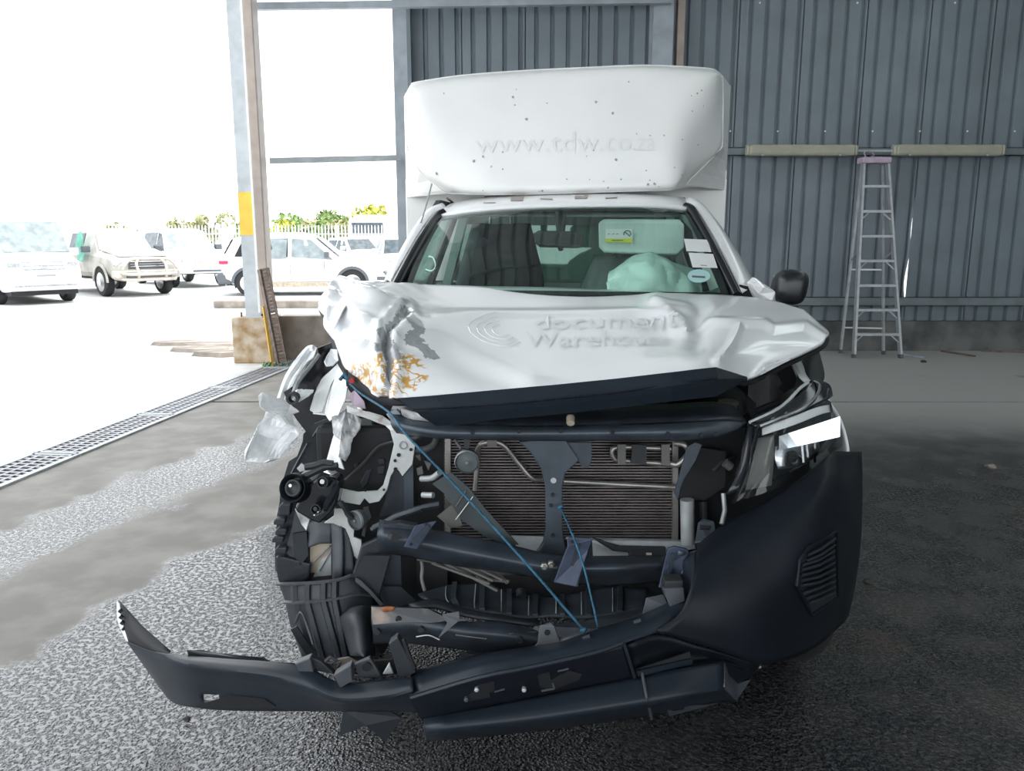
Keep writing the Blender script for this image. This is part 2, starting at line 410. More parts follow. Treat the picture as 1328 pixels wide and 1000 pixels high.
# ================================================================== SETTING
def struct(o): o['kind'] = 'structure'; return o
DA, DB = np.array([-3.36, 4.95, 0]), np.array([-2.88, 8.93, 0])     # drain centre line
def drain_x(y): return DA[0] + (y-DA[1])*(DB[0]-DA[0])/(DB[1]-DA[1])
HW = 0.19
Y0, Y1 = -12.0, 10.78
RZ = 5.75
def slabs():
    cuts = [Y0, 1.0, 7.36, 10.9]                 # day joints of the screed
    b = MB()
    for a, c in zip(cuts[:-1], cuts[1:]):
        g = 0.028
        b.add([(drain_x(a)+HW, a+g, 0), (13, a+g, 0), (13, c-g, 0), (drain_x(c)+HW, c-g, 0),
               (drain_x(a)+HW, a+g, -.12), (13, a+g, -.12), (13, c-g, -.12), (drain_x(c)+HW, c-g, -.12)],
              [(0,1,2,3),(0,4,5,1),(1,5,6,2),(2,6,7,3),(3,7,4,0),(4,7,6,5)])
    return b
fl = struct(slabs().build('floor', 'floor_screed')); tag(fl, 'worn concrete workshop floor with wet coarse patches', 'floor')
b = MB()
for y in (1.0, 7.36): b.box((drain_x(y)+HW, y-.03, -.10), (13, y+.03, -.012))
b.build('joint_filler', 'rock', fl)
b = MB(); b.add([(-90, -40, 0), (drain_x(-40)-HW, -40, 0), (drain_x(10.9)-HW, 10.9, 0), (13, 10.9, 0), (90, 10.9, 0), (90, 140, 0), (-90, 140, 0)],
                [(0, 1, 2, 3, 4, 5, 6)])
yd = struct(b.build('ground', 'yard_concrete')); tag(yd, 'bright sunlit concrete yard outside the open side', 'ground')
b = MB(); b.add([(drain_x(-12)-HW-.02, -12, -.11), (drain_x(-12)+HW+.02, -12, -.11), (drain_x(10.9)+HW+.02, 10.9, -.11), (drain_x(10.9)-HW-.02, 10.9, -.11)], [(0,1,2,3)])
struct(b.build('trim_1', 'concrete_dark'))
# drain gratings: each panel one grating
dd = (DB-DA)/np.linalg.norm(DB-DA); dn = np.array([-dd[1], dd[0], 0])   # dn points left
L0 = 1.28
for i in range(-4, 4):
    c0 = DA + dd*(0.55 + i*L0); c1 = c0 + dd*(L0-.012)
    t = empty('drain_grating', tuple(c0), 'slotted steel drain grating laid end to end along the open side', 'drain grating', 'drain gratings in the floor channel')
    fr = MB()
    for s in (-1, 1): fr.bar(c0+dn*s*(HW-.025), c1+dn*s*(HW-.025), .045, .03)
    for e in (c0+dd*.02, c1-dd*.02): fr.bar(e-dn*(HW-.03), e+dn*(HW-.03), .03, .03)
    fr.build('frame', 'steel_light', t)
    sl = MB()
    for k in (-.085, 0, .085): sl.bar(c0+dn*k, c1+dn*k, .022, .026)
    nn = 20
    for k in range(1, nn): e = c0 + (c1-c0)*k/nn; sl.bar(e-dn*(HW-.03), e+dn*(HW-.03), .024, .024)
    sl.build('slat_grid', 'grate_steel', t)

# corrugated back wall, sheet by sheet
WY = 10.9
def sheet_mesh(x0, n, z0, z1, tear=None, p=0.207, rows=18):
    prof = []
    for i in range(n):
        a = x0 + i*p
        prof += [(a, 0), (a+.122, 0), (a+.134, .048), (a+.170, .048), (a+.188, 0)]
    prof.append((x0+n*p+.012, 0))
    v = []; f = []; w = len(prof)
    for r in range(rows+1):
        z = z0 + (z1-z0)*r/rows
        for j, (x, y) in enumerate(prof):
            dx = dy = 0
            if tear and j >= w-2:
                t = (z-tear[0])/(tear[1]-tear[0])
                if 0 < t < 1:
                    k = math.sin(math.pi*t**0.55)*(0.6+0.4*math.sin(9*t)); dx = -.052*k - (0.022 if j == w-1 else 0)*k; dy = -.05*k*(1 if j == w-1 else .4)
            v.append((x+dx, WY+y+dy, z))
    for r in range(rows):
        for j in range(w-1): f.append((r*w+j, r*w+j+1, (r+1)*w+j+1, (r+1)*w+j))
    return v, f
wall = bpy.data.objects.new('wall_back', None); COL.objects.link(wall); wall.location = (4, WY, 0); ORG[wall] = np.array([4, WY, 0.]); wall['kind'] = 'structure'
tag(wall, 'blue-grey ribbed metal sheet wall behind the truck', 'wall')
xs = [-1.49 + .828*i for i in range(4)]
for x in xs: v, f = sheet_mesh(x, 4, .38, 5.7); mk('cladding_sheet', v, f, 'wall_sheet', wall)
x = 2.118; i = 0
while x < 13:
    v, f = sheet_mesh(x, 4, .38, 5.7, tear=(0.66, 2.0) if i == 3 else None, rows=60 if i == 3 else 4)
    mk('cladding_sheet', v, f, 'wall_sheet', wall); x += .828; i += 1
def part_box(name, lo, hi, m, parent, bevel=0.0): return MB().box(lo, hi).build(name, m, parent, bevel=bevel)
def girt(z, x0, x1, h=.1, y=WY):      # C-section rail
    b = MB(); b.box((x0, y-.115, z-h/2), (x1, y-.105, z+h/2)); b.box((x0, y-.115, z+h/2-.008), (x1, y-.045, z+h/2)); b.box((x0, y-.115, z-h/2), (x1, y-.045, z-h/2+.008))
    return b.build('girt', 'girt_grey', wall)
girt(2.66, -1.4, 13); girt(.68, -1.4, 13, .12); girt(4.75, -1.4, 13)
# two rows of small white dots at the wall screws
sc = MB()
for x in np.arange(2.9, 12.5, .63): sc.lathe([(.012, 0), (.012, -.01)], (x, WY-.0, 2.93), (0, 1, 0), 6)
for x in np.arange(3.2, 12.5, 1.26): sc.lathe([(.012, 0), (.012, -.01)], (x, WY-.0, 4.52), (0, 1, 0), 6)
sc.build('screw_dots', 'number_plate', wall)
# wall columns
part_box('post', (-1.53, WY-.16, 0), (-1.34, WY+.02, 5.7), 'steel_grey', wall)
part_box('post_edge', (-1.35, WY-.17, 0), (-1.30, WY-.02, 5.7), 'wall_sheet', wall)
b = MB(); b.box((1.80, WY-.2, 0), (2.06, WY-.18, 5.7)); b.box((1.92, WY-.18, 0), (1.94, WY-.02, 5.7)); b.box((1.78, WY-.03, 0), (2.14, WY-.01, 5.7))
b.build('column', 'steel_grey', wall)
part_box('downpipe', (2.12, WY-.14, .4), (2.22, WY-.02, 5.7), 'pipe_beige', wall, .01)
pl = struct(MB().box((-1.5, WY-.12, 0), (13, WY+.12, .41)).build('baseboard_back', 'concrete_dark')); tag(pl, 'dark stained concrete upstand under the metal wall', 'wall base')
# other walls and roof
def big_sheet(axis, a0, a1, z0, z1, at):
    b = MB(); a = a0
    while a < a1:
        q = [(a, 0), (a+.11, 0), (a+.128, .042), (a+.17, .042), (a+.188, 0), (a+.207, 0)]
        for (p, o), (p2, o2) in zip(q[:-1], q[1:]):
            if axis == 'y': b.add([(at-o, p, z0), (at-o2, p2, z0), (at-o2, p2, z1), (at-o, p, z1)], [(0,1,2,3)])
            else: b.add([(p, at+o, z0), (p2, at+o2, z0), (p2, at+o2, z1), (p, at+o, z1)], [(0,1,2,3)])
        a += .207
    return b
struct(big_sheet('y', Y0, WY, 0, 5.7, 13).build('wall_right', 'wall_sheet'))
struct(MB().box((-3.6, Y0-.1, 5.1), (13, Y0+.1, RZ)).build('trim_6', 'steel_grey'))
b = MB(); sky_ = MB(); x = -3.7
while x < 13.05:
    tgt = sky_ if (4.4 < x < 5.3 or 9.4 < x < 10.3) else b  # unseen translucent strips, added to light the right side of the building
    q = [(x, 0), (x+.16, 0), (x+.18, .05), (x+.24, .05), (x+.26, 0), (x+.28, 0)]
    for (p, o), (p2, o2) in zip(q[:-1], q[1:]): tgt.add([(p, Y0, RZ+o), (p2, Y0, RZ+o2), (p2, WY+.2, RZ+o2), (p, WY+.2, RZ+o)], [(0,1,2,3)])
    x += .28
ceil = struct(b.build('ceiling', 'roof_sheet')); sky_.build('added_skylight_sheet', 'added_skylight', ceil)
b = MB()
for y in np.arange(Y0+.6, WY, 1.7): b.box((-3.7, y, RZ-.18), (13, y+.07, RZ-.01))
struct(b.build('trim_2', 'steel_grey'))
b = MB()
for y in (-8.6, -2.4, 3.6, 9.75): b.box((-3.4, y, RZ-.5), (13, y+.18, RZ-.18))
struct(b.build('trim_3', 'steel_grey'))

# corner steel column with yellow band, on its concrete block
def side_column(y, label, xx):
    t = empty('steel_column', (xx, y, 0), label, 'column', 'steel columns along the open side')
    z0 = .58; w = .19
    b = MB(); b.box((xx-w/2, y-.10, z0), (xx+w/2, y-.085, RZ-.4)); b.box((xx-.008, y-.085, z0), (xx+.008, y+.085, RZ-.4)); b.box((xx-w/2, y+.085, z0), (xx+w/2, y+.10, RZ-.4))
    b.box((xx-w/2-.03, y-.14, z0-.012), (xx+w/2+.03, y+.14, z0+.008))
    b.build('shaft', 'steel_light', t)
    b = MB(); b.box((xx-w/2-.003, y-.104, 1.57), (xx+w/2+.003, y-.083, 2.08)); b.build('yellow_band', 'yellow_paint', t)
    b = MB(); b.box((xx+w/2+.004, y-.13, z0+.03), (xx+w/2+.115, y+.10, RZ-.4)); b.build('downpipe', 'pipe_beige', t, bevel=.012)
    b = MB(); b.box((xx+w/2-.02, y-.128, z0+.05), (xx+w/2+.006, y-.10, RZ-.4)); b.build('cable_strip', 'number_plate', t)
    bl = MB(); bl.box((xx-.26, y-.17, 0), (xx+.24, y+.3, z0-.01)); o = bl.build('concrete_block', 'concrete_orange', t, bevel=.02)
    bb = MB()
    for s in (-1,): bb.lathe([(.012, 0), (.012, .07)], (xx-.16, y-.06, z0-.02), (0, 0, 1), 6)
    bb.build('anchor_bolt', 'rust_steel', t)
side_column(9.85, 'grey steel column with yellow band on an orange-stained concrete block', -3.21)
for y in (3.7, -2.3, -8.5): side_column(y, 'grey steel column with yellow band beside the drain channel further along', -3.3-(9.85-y)*.12)
lw = struct(MB().box((-2.98, 10.02, 0), (-1.5, 10.22, .56)).build('wall_left', 'concrete_wall', bevel=.012)); tag(lw, 'low bare concrete wall between column and metal wall', 'low wall')
def rail(name, a, b_, r, m): return struct(MB().bar(a, b_, r, r).build(name, m))
rail('trim_4', (-3.05, 10.25, 2.49), (-1.45, 10.6, 2.56), .07, 'steel_light')
rail('trim_5', (-3.1, 10.25, 4.30), (2.0, 10.6, 4.47), .08, 'steel_grey')

# leaning grating panel and yellow batten
ga, gb = np.array([-3.06, 9.63, 1.16]), np.array([-2.86, 9.50, 0.03])
t = empty('leaning_grate', tuple(gb), 'rusty steel grating panel leaning on the column block', 'grating')
gd = (gb-ga)/np.linalg.norm(gb-ga); gn = np.array([.96, -.1, .33]); gn = gn - gd*np.dot(gn, gd); gn /= np.linalg.norm(gn)
side = np.cross(gd, gn); 
off = np.array([0.10, .0, 0.02])
b = MB(); b.bar(ga, gb, .035, .05); b.bar(ga+off, gb+off, .012, .04); b.build('edge_bar', 'rust_steel', t)
b = MB()
for k in range(27): p = ga + (gb-ga)*(k+.3)/27; b.bar(p, p+off, .012, .035)
b.build('rungs', 'rust_steel', t)
bt = MB().bar((-3.03, 9.60, .72), (-2.93, 9.50, .0), .03, .025).build('wood_batten', 'wood_yellow'); tag(bt, 'thin yellow batten leaning between concrete block and rusty grating', 'batten')
# weeds at the block foot
w = MB()
for k in range(34):
    c = np.array([-2.9+random.uniform(-.16, .2), 9.45+random.uniform(-.1, .1), 0]); d = np.array([random.uniform(-1,1), random.uniform(-1,1), 1.6]); d *= .035/np.linalg.norm(d)*random.uniform(.6, 1.7)
    s_ = np.array([random.uniform(-1,1), random.uniform(-1,1), 0])*.014
    w.add([c-s_, c+s_, c+d+s_*.6, c+d*1.3], [(0,1,2,3)])
tag(w.build('weeds', 'weed'), 'small green weeds growing at the foot of the concrete block', 'weeds', kind='stuff')
# broken concrete edge and kerb outside
for k, (px, py, w_, h_) in enumerate([(232, 447, .5, .05), (262, 455, .6, .05), (288, 461, .45, .06), (276, 448, .55, .04)]):
    c = G(px, py); n = 9; pts = [c + np.array([math.cos(a)*w_*random.uniform(.7, 1), math.sin(a)*w_*.5*random.uniform(.6, 1), 0]) for a in np.linspace(0, 2*math.pi, n, endpoint=False)]
    v = [p for p in pts] + [p*np.array([1, 1, 0]) + (c-p)*.12 + np.array([0, 0, h_]) for p in pts]
    f = [tuple(range(n, 2*n))] + [(i, (i+1) % n, n+(i+1) % n, n+i) for i in range(n)]
    tag(mk('broken_slab', v, f, 'concrete_wall'), 'broken flat piece of pale concrete beside the column block', 'rubble', 'broken concrete pieces by the column')
tag(MB().box((-6.6, 17.4, 0), (-2.5, 17.75, .16)).build('kerb', 'concrete_wall', bevel=.02), 'low concrete kerb in front of the dented white SUV', 'kerb')

# tube lights on the wall girt
for i, (xa, xb, lab) in enumerate([(3.06, 4.52, 'long beige enclosed tube light beside the truck canopy'), (4.98, 6.44, 'long beige enclosed tube light above and right of the ladder')]):
    t = empty('tube_light', ((xa+xb)/2, WY-.2, 2.6), lab, 'tube light', 'tube lights on the wall rail')
    MB().box((xa+.02, WY-.16, 2.62), (xb-.02, WY-.11, 2.74)).build('housing', 'steel_grey', t, bevel=.01)
    MB().box((xa+.03, WY-.27, 2.59), (xb-.03, WY-.155, 2.735)).build('diffuser', 'tube_case', t, bevel=.035)
    for x in (xa, xb-.05): MB().box((x, WY-.265, 2.595), (x+.05, WY-.15, 2.73)).build('end_cap', 'tube_case', t, bevel=.03)
    for x in (xa+.2, xb-.25): MB().box((x, WY-.268, 2.59), (x+.02, WY-.15, 2.61)).build('clip', 'steel_light', t)
tag(MB().tube([(4.50, WY-.2, 2.655), (5.0, WY-.2, 2.655)], .018, 8).build('conduit', 'steel_light'), 'short metal conduit joining the two tube lights', 'conduit')

# step ladder
t = empty('step_ladder', (4.77, 10.3, 0), 'tall aluminium step ladder with lilac top cap against the wall', 'ladder')
FL_, FR_ = np.array([4.45, 10.13, 0]), np.array([5.06, 10.13, 0]); RL_, RR_ = np.array([4.46, 10.58, 0]), np.array([4.99, 10.46, 0])
TZ = 2.50; TL, TR = np.array([4.48, 10.38, TZ]), np.array([4.785, 10.38, TZ])
TL2, TR2 = TL+np.array([.03, .1, 0]), TR+np.array([-.02, .1, 0])
for a, c in ((FL_, TL), (FR_, TR)):
    MB().bar(a, c, .028, .075, (0, 1, 0)).build('front_rail', 'alu', t); MB().bar(a, a+(c-a)*.02, .036, .085, (0, 1, 0)).build('foot', 'alu_dark', t)
for a, c in ((RL_, TL2), (RR_, TR2)):
    MB().bar(a, c, .03, .035, (0, 1, 0)).build('rear_leg', 'alu', t); MB().bar(a, a+(c-a)*.02, .04, .045, (0, 1, 0)).build('foot', 'alu_dark', t)
for i in range(1, 8):
    k = i/8.0; a = FL_+(TL-FL_)*k; c = FR_+(TR-FR_)*k
    o = MB().box((a[0], a[1]-.045, a[2]-.02), (c[0], a[1]+.045, a[2]+.012)).build('tread', 'alu', t)
    if i in (1, 2, 4, 6):
        for e, s in ((a, 1), (c, -1)):
            q = e + (FL_-TL if s == 1 else FR_-TR)*.035
            MB().bar(e+np.array([s*.10, 0, -.02]), q+np.array([0, 0, -.03]), .014, .014, (0, 1, 0)).build('brace', 'alu', o)
for k in (.14, .45, .75):
    a = RL_+(TL2-RL_)*k; c = RR_+(TR2-RR_)*k; MB().bar(a, c, .02, .025, (0, 1, 0)).build('rear_bar', 'alu', t)
for (a, c), (a2, c2) in (((FL_, TL), (RL_, TL2)), ((FR_, TR), (RR_, TR2))):
    MB().bar(a+(c-a)*.55, a2+(c2-a2)*.5, .015, .02).build('spreader', 'alu', t)
MB().box((4.45, 10.32, TZ-.03), (4.815, 10.52, TZ+.045)).build('top_cap', 'lilac', t, bevel=.012)
tube('cord', spl([(4.49, 10.34, TZ+.045), (4.46, 10.33, TZ+.10), (4.52, 10.34, TZ+.13), (4.60, 10.36, TZ+.07), (4.55, 10.34, TZ+.05)], 5), .006, 'lilac', t, 5)
# loose strips by the wall
for a, c, lab in [((1170, 460), (1200, 465), 'pale thin strip lying on the floor beside the ladder'), ((1220, 456), (1264, 463), 'dark thin strip lying slanted on the floor by the wall'), ((1268, 455), (1328, 458), 'long dark strip lying along the wall base')]:
    A_, C_ = G(*a)+np.array([0, 0, .012]), G(*c)+np.array([0, 0, .012]); A_[1] = min(A_[1], WY-.2); C_[1] = min(C_[1], WY-.2)
    tag(MB().bar(A_, C_, .035, .02).build('floor_strip', 'steel_grey' if 'pale' in lab else 'rust_steel'), lab, 'strip', 'loose strips by the wall')
def pebble(px, py, r, m, lab, cat='stone'):
    c = G(px, py); bm_ = bmesh.new(); bmesh.ops.create_icosphere(bm_, subdivisions=2, radius=r)
    v = []
    for q in bm_.verts:
        k = 1+.45*nz(q.co*(1/r), 1.3); v.append((c[0]+q.co.x*k*1.3, c[1]+q.co.y*k, c[2]+r*.45+q.co.z*k*.6))
    f = [[x.index for x in q.verts] for q in bm_.faces]; bm_.free()
    return tag(mk("stone", v, f, m), lab, cat)
pebble(1126, 756, .018, 'rock', 'small dark stone on the floor beside the bumper')
pebble(1198, 470, .03, 'rock', 'dark lump on the floor in front of the wall strips')
pebble(1285, 607, .03, 'concrete_wall', 'pale grey chip on the dark floor')
pebble(242, 934, .010, 'rock', 'tiny dark stone under the torn bumper end')

# ================================================================== YARD BACKGROUND
def wheel(parent, c, r, w, name='wheel', axis=(0, 1, 0), rim='silver', tyre='tyre', n=28):
    c = np.array(c, float); ax = np.array(axis, float)
    ty = MB().lathe([(r*.62, -w/2), (r*.93, -w/2), (r, -w*.32), (r, w*.32), (r*.93, w/2), (r*.62, w/2)], c, ax, n).build(name, tyre, parent, smooth=True, autos=40)
    MB().lathe([(r*.2, -w*.46), (r*.63, -w*.38), (r*.66, -w*.52), (r*.63, -w*.55)], c, ax, n).build('rim', rim, ty, smooth=True, autos=40)
    sp = MB()
    for k in range(5):
        a = k*2*math.pi/5; e1 = np.array([0, 0, 1.0]); e2 = np.cross(ax, e1); d = e2*math.cos(a) + e1*math.sin(a)
        for s in (-1, 1): sp.bar(c+ax*s*(-w*.48)+d*r*.12, c+ax*s*(-w*.48)+d*r*.62, r*.13, .02, ax)
    sp.build('spokes', rim, ty)
    for s in (-1,): pass
    return ty
class Car:
    """stations: x, zlow, zbelt, ztop, half width, half width of roof"""
    def __init__(s, name, loc, yaw, st, label, m='white_car', group=None, nose=None):
        if nose is not None: loc = (loc[0]-nose*math.cos(yaw), loc[1]-nose*math.sin(yaw), 0)
        s.t = empty(name, loc, label, 'car', group, rz=yaw if yaw != 0 else 1e-6)
        s.st = st; loops = []
        for (x, zl, zb, zt, w, wt) in st:
            h = [(x, w-.10, zl), (x, w-.01, zl+.12), (x, w, (zl+zb)/2), (x, w-.02, zb-.04), (x, w-.05, zb), (x, wt, zt-.06), (x, wt-.10, zt), (x, 0, zt+.025)]
            loops.append([np.array(p) for p in h] + [np.array((p[0], -p[1], p[2])) for p in h[:-1][::-1]])
        v = [p for l in loops for p in l]; n = len(loops[0]); f = []
        for i in range(len(st)-1):
            for k in range(n): f.append((i*n+k, i*n+(k+1) % n, (i+1)*n+(k+1) % n, (i+1)*n+k))
        f.append(tuple(range(n))); f.append(tuple((len(st)-1)*n+k for k in range(n))[::-1])
        s.body = mk('body', v, f, m, s.t, smooth=True, autos=32)
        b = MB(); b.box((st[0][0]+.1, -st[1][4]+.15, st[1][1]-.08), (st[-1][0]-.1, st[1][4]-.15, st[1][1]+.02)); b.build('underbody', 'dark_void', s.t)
    def ip(s, x):
        for a, b in zip(s.st[:-1], s.st[1:]):
            if a[0] <= x <= b[0]:
                t = (x-a[0])/(b[0]-a[0]+1e-9); return [a[i]*(1-t)+b[i]*t for i in range(6)]
        return s.st[-1]
    def side_pt(s, x, t, sd, o=.012):
        _, zl, zb, zt, w, wt = s.ip(x)
        return np.array([x, sd*((w-.05)*(1-t)+wt*t+o), zb*(1-t)+(zt-.06)*t])
    def side_glass(s, xs_, m='dark_glass', t0=.08, t1=.92, sides=(-1, 1), name='side_window'):
        for sd in sides:
            pts = [s.side_pt(x, t0 if lo else t1, sd) for x, lo in xs_]
            plate(name, pts, m, s.t, .01)
    def cross(s, name, x0, z0, w0, x1, z1, w1, m, o=.015):
        d = np.array([x1-x0, 0, z1-z0]); n_ = np.array([d[2], 0, -d[0]]); n_ /= np.linalg.norm(n_)
        pts = [np.array([x0, -w0, z0])+n_*o, np.array([x0, w0, z0])+n_*o, np.array([x1, w1, z1])+n_*o, np.array([x1, -w1, z1])+n_*o]
        return plate(name, pts, m, s.t, .012)
    def box(s, name, lo, hi, m, bevel=.015, parent=None): return MB().box(lo, hi).build(name, m, parent or s.t, bevel=bevel)
    def wheels(s, xf, xr, tr, r, rim='silver', arch=None):
        for x in (xf, xr):
            for sd in (-1, 1):
                wheel(s.t, (x, sd*(tr-.1), r), r, .22, axis=(0, -sd*-1, 0) if sd > 0 else (0, 1, 0), rim=rim)
                pr = []; b = MB(); ym = sd*(tr+.012)
                n = 14; v = []
                for k in range(n+1):
                    a = math.pi*k/n
                    for rr in (r*1.10, r*1.32): v.append((x+math.cos(a)*rr, ym, r+math.sin(a)*rr))
                f = [(2*k, 2*k+1, 2*k+3, 2*k+2) for k in range(n)]
                mk('wheel_arch', v, f, arch or 'white_car', s.t, solid=.03)
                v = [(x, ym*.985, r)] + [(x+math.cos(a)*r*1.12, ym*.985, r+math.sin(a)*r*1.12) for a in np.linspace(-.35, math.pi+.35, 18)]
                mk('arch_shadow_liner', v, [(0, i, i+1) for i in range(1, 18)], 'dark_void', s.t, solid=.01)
    def mirrors(s, x, z, w, m='white_car'):
        for sd in (-1, 1):
            b = MB(); b.box((x-.06, sd*w-.02 if sd > 0 else -w-.2, z), (x+.06, sd*w+.2 if sd > 0 else -w+.02, z+.17)); b.build('mirror', m, s.t, bevel=.03)
Z0 = 0.0
# --- white van, front-on
p = G(50, 393)
van = Car('van', (p[0], p[1], 0), math.radians(-42), [
    (-2.3, .35, 1.1, 1.95, .84, .74), (-2.2, .3, 1.12, 1.98, .86, .76), (1.0, .3, 1.10, 1.98, .86, .74), (1.35, .3, 1.08, 1.9, .86, .70), (2.0, .3, 1.05, 1.18, .85, .72), (2.25, .32, .95, 1.02, .82, .70), (2.36, .38, .78, .82, .74, .62)],
    'white van parked front-on with blank slatted grille', nose=1.7)
van.cross('windscreen', 1.98, 1.19, .72, 1.40, 1.89, .66, 'pale_glass', .03)
van.side_glass([(-2.0, 1), (-.6, 1), (-.6, 0), (-2.0, 0)], 'grey_glass'); van.side_glass([(-.5, 1), (1.3, 1), (1.1, 0), (-.5, 0)], 'grey_glass')
for k, z in enumerate((.80, .88, .96)): van.box('grille_slat', (2.27-.02*k, -.44, z), (2.39-.05*k, .44, z+.035), 'primer_grey')
van.box('badge', (2.30, -.08, .86), (2.40, .08, .93), 'silver')
for sd in (-1, 1):
    van.box('headlight', (2.15, sd*.62-.16, .84), (2.345, sd*.62+.16, 1.0), 'lamp_clear', .03)
    van.box('fog_lamp', (2.25, sd*.6-.07, .46), (2.37, sd*.6+.07, .53), 'lamp_clear')
van.box('bumper', (2.1, -.82, .34), (2.42, .82, .60), 'white_car', .06)
van.box('air_intake', (2.3, -.66, .42), (2.43, .66, .47), 'primer_grey', .01)
pl_ = van.box('number_plate', (2.42, -.26, .62), (2.435, .26, .73), 'number_plate', .004)
van.box('plate_characters', (2.434, -.20, .65), (2.440, .20, .70), 'ink_grey', 0, pl_)
for y in (-.3, .35): MB().bar((2.02, y, 1.17), (1.93, y+.5, 1.22), .02, .02).build('wiper', 'primer_grey', van.t)
van.wheels(1.45, -1.3, .84, .33); van.mirrors(1.55, 1.12, .85)
tube('aerial', [(1.6, .7, 1.2), (1.2, .75, 1.75)], .008, 'primer_grey', van.t, 5)

# --- dusty pickup with bull bar and green sheet at the door
p = G(183, 383)
pk = Car('pickup', (p[0], p[1], 0), math.radians(-42), [
    (-2.6, .55, 1.12, 1.15, .86, .80), (-.9, .5, 1.12, 1.15, .88, .82), (-.85, .5, 1.15, 1.74, .88, .66), (.3, .5, 1.14, 1.76, .88, .66), (.55, .5, 1.13, 1.70, .88, .64), (1.05, .5, 1.10, 1.2, .88, .76), (1.9, .52, 1.02, 1.10, .87, .74), (2.2, .55, .92, 1.0, .80, .66), (2.3, .6, .82, .88, .72, .58)],
    'dusty silver pickup with tubular bull bar and green plastic sheet in its side window', 'dusty_side', nose=1.75)
pk.cross('windscreen', 1.06, 1.2, .70, .60, 1.69, .60, 'pale_glass'); pk.cross('bonnet_skin', 2.15, 1.04, .64, 1.15, 1.205, .72, 'white_car', .02)
pk.side_glass([(-.75, 1), (.2, 1), (.2, 0), (-.75, 0)], 'grey_glass'); pk.side_glass([(.28, 1), (.98, 1), (.5, 0), (.28, 0)], 'grey_glass', sides=(1,))
v_ = [(.25, -.92, 1.62), (.42, -.88, 1.70), (.62, -.93, 1.5), (.82, -.98, 1.15), (.70, -1.02, .88), (.35, -1.0, .92), (.2, -.98, 1.3)]
plate('plastic_sheet', v_, 'green_plastic', pk.t, .01)
for z in (.78, .84, .90): pk.box('grille_slat', (2.2, -.45, z), (2.34, .45, z+.03), 'silver')
pk.box('grille_back', (2.1, -.5, .72), (2.31, .5, .95), 'cladding')
for sd in (-1, 1): pk.box('headlight', (2.0, sd*.66-.15, .80), (2.27, sd*.66+.15, .96), 'lamp_clear', .04)
pk.box('bumper', (2.0, -.84, .48), (2.38, .84, .70), 'dusty_side', .05); pk.box('lower_intake', (2.2, -.6, .50), (2.40, .6, .58), 'cladding')
for z, dx in ((.46, .10), (.60, .14)):
    tube('bull_bar', spl([(2.1, -.78, z+.03), (2.44+dx, -.58, z), (2.46+dx, 0, z), (2.44+dx, .58, z), (2.1, .78, z+.03)], 5), .04, 'dust_steel', pk.t)
for y in (-.36, .36): tube('bull_bar_upright', spl([(2.5, y, .42), (2.6, y, .62), (2.52, y*1.05, .86), (2.44, y*.8, .98)], 4), .038, 'dust_steel', pk.t)
tube('bull_bar_top', spl([(2.48, -.72, .72), (2.46, -.5, .96), (2.46, 0, .99), (2.46, .5, .96), (2.48, .72, .72)], 5), .036, 'dust_steel', pk.t)
pk.wheels(1.45, -1.6, .88, .38, arch='dusty_side'); pk.mirrors(.85, 1.15, .88, 'cladding')
# --- white bakkie behind
p = G(262, 372)
c3 = Car('pickup', (p[0], p[1], 0), math.radians(-48), [
    (-2.5, .5, 1.12, 1.16, .86, .8), (-1.4, .5, 1.15, 1.2, .88, .82), (-1.2, .5, 1.15, 1.78, .88, .68), (.2, .5, 1.15, 1.8, .88, .68), (.5, .5, 1.13, 1.74, .88, .66), (1.05, .5, 1.10, 1.2, .88, .76), (2.0, .5, 1.0, 1.07, .86, .74), (2.3, .55, .85, .9, .74, .6)],
    'plain white pickup parked between dusty pickup and white SUV', nose=1.7)
c3.cross('windscreen', 1.06, 1.2, .72, .55, 1.72, .60, 'pale_glass'); c3.side_glass([(-1.05, 1), (.15, 1), (.15, 0), (-1.05, 0)], 'grey_glass'); c3.side_glass([(.25, 1), (.98, 1), (.45, 0), (.25, 0)], 'grey_glass')
c3.box('bumper', (2.0, -.85, .45), (2.42, .85, .68), 'white_car', .05); c3.box('air_intake', (2.3, -.5, .50), (2.44, .5, .56), 'cladding')
c3.box('grille', (2.2, -.4, .74), (2.36, .4, .86), 'dusty_side')
for sd in (-1, 1): c3.box('headlight', (2.05, sd*.64-.15, .78), (2.33, sd*.64+.15, .92), 'lamp_clear', .04)
c3.wheels(1.4, -1.6, .88, .37); c3.mirrors(.8, 1.15, .88, 'cladding')
# --- white SUV side-on with battered doors
p = G(312, 385)
dv = np.array([1.0, .30]); dv /= np.linalg.norm(dv); ya = math.atan2(dv[1], dv[0])*0.35
ctr = np.array([p[0]+1.42, p[1]+1.25, 0])
su = Car('suv', tuple(ctr), ya, [
    (-2.08, .45, .95, 1.0, .72, .55), (-2.0, .35, .98, 1.1, .84, .66), (-1.75, .30, 1.0, 1.52, .88, .62), (-1.3, .28, 1.0, 1.6, .89, .64), (.1, .28, .97, 1.62, .89, .64), (.35, .28, .96, 1.56, .89, .62), (1.0, .28, .94, 1.04, .89, .74), (1.75, .3, .86, .96, .88, .74), (2.05, .35, .76, .84, .80, .66), (2.15, .42, .66, .70, .70, .56)],
    'white SUV parked side-on with battered doors and black wheel arches')
su.side_glass([(-1.7, 1), (-1.28, 1), (-1.25, 0), (-1.5, 0)], 'dark_glass'); su.side_glass([(-1.18, 1), (-.32, 1), (-.32, 0), (-1.15, 0)], 'grey_glass'); su.side_glass([(-.22, 1), (.86, 1), (.28, 0), (-.22, 0)], 'pale_glass')
v_ = [(-.85, -.93, 1.0), (-.35, -.93, 1.0), (-.32, -.78, 1.48), (-.78, -.79, 1.50), (-.70, -.86, 1.25)]
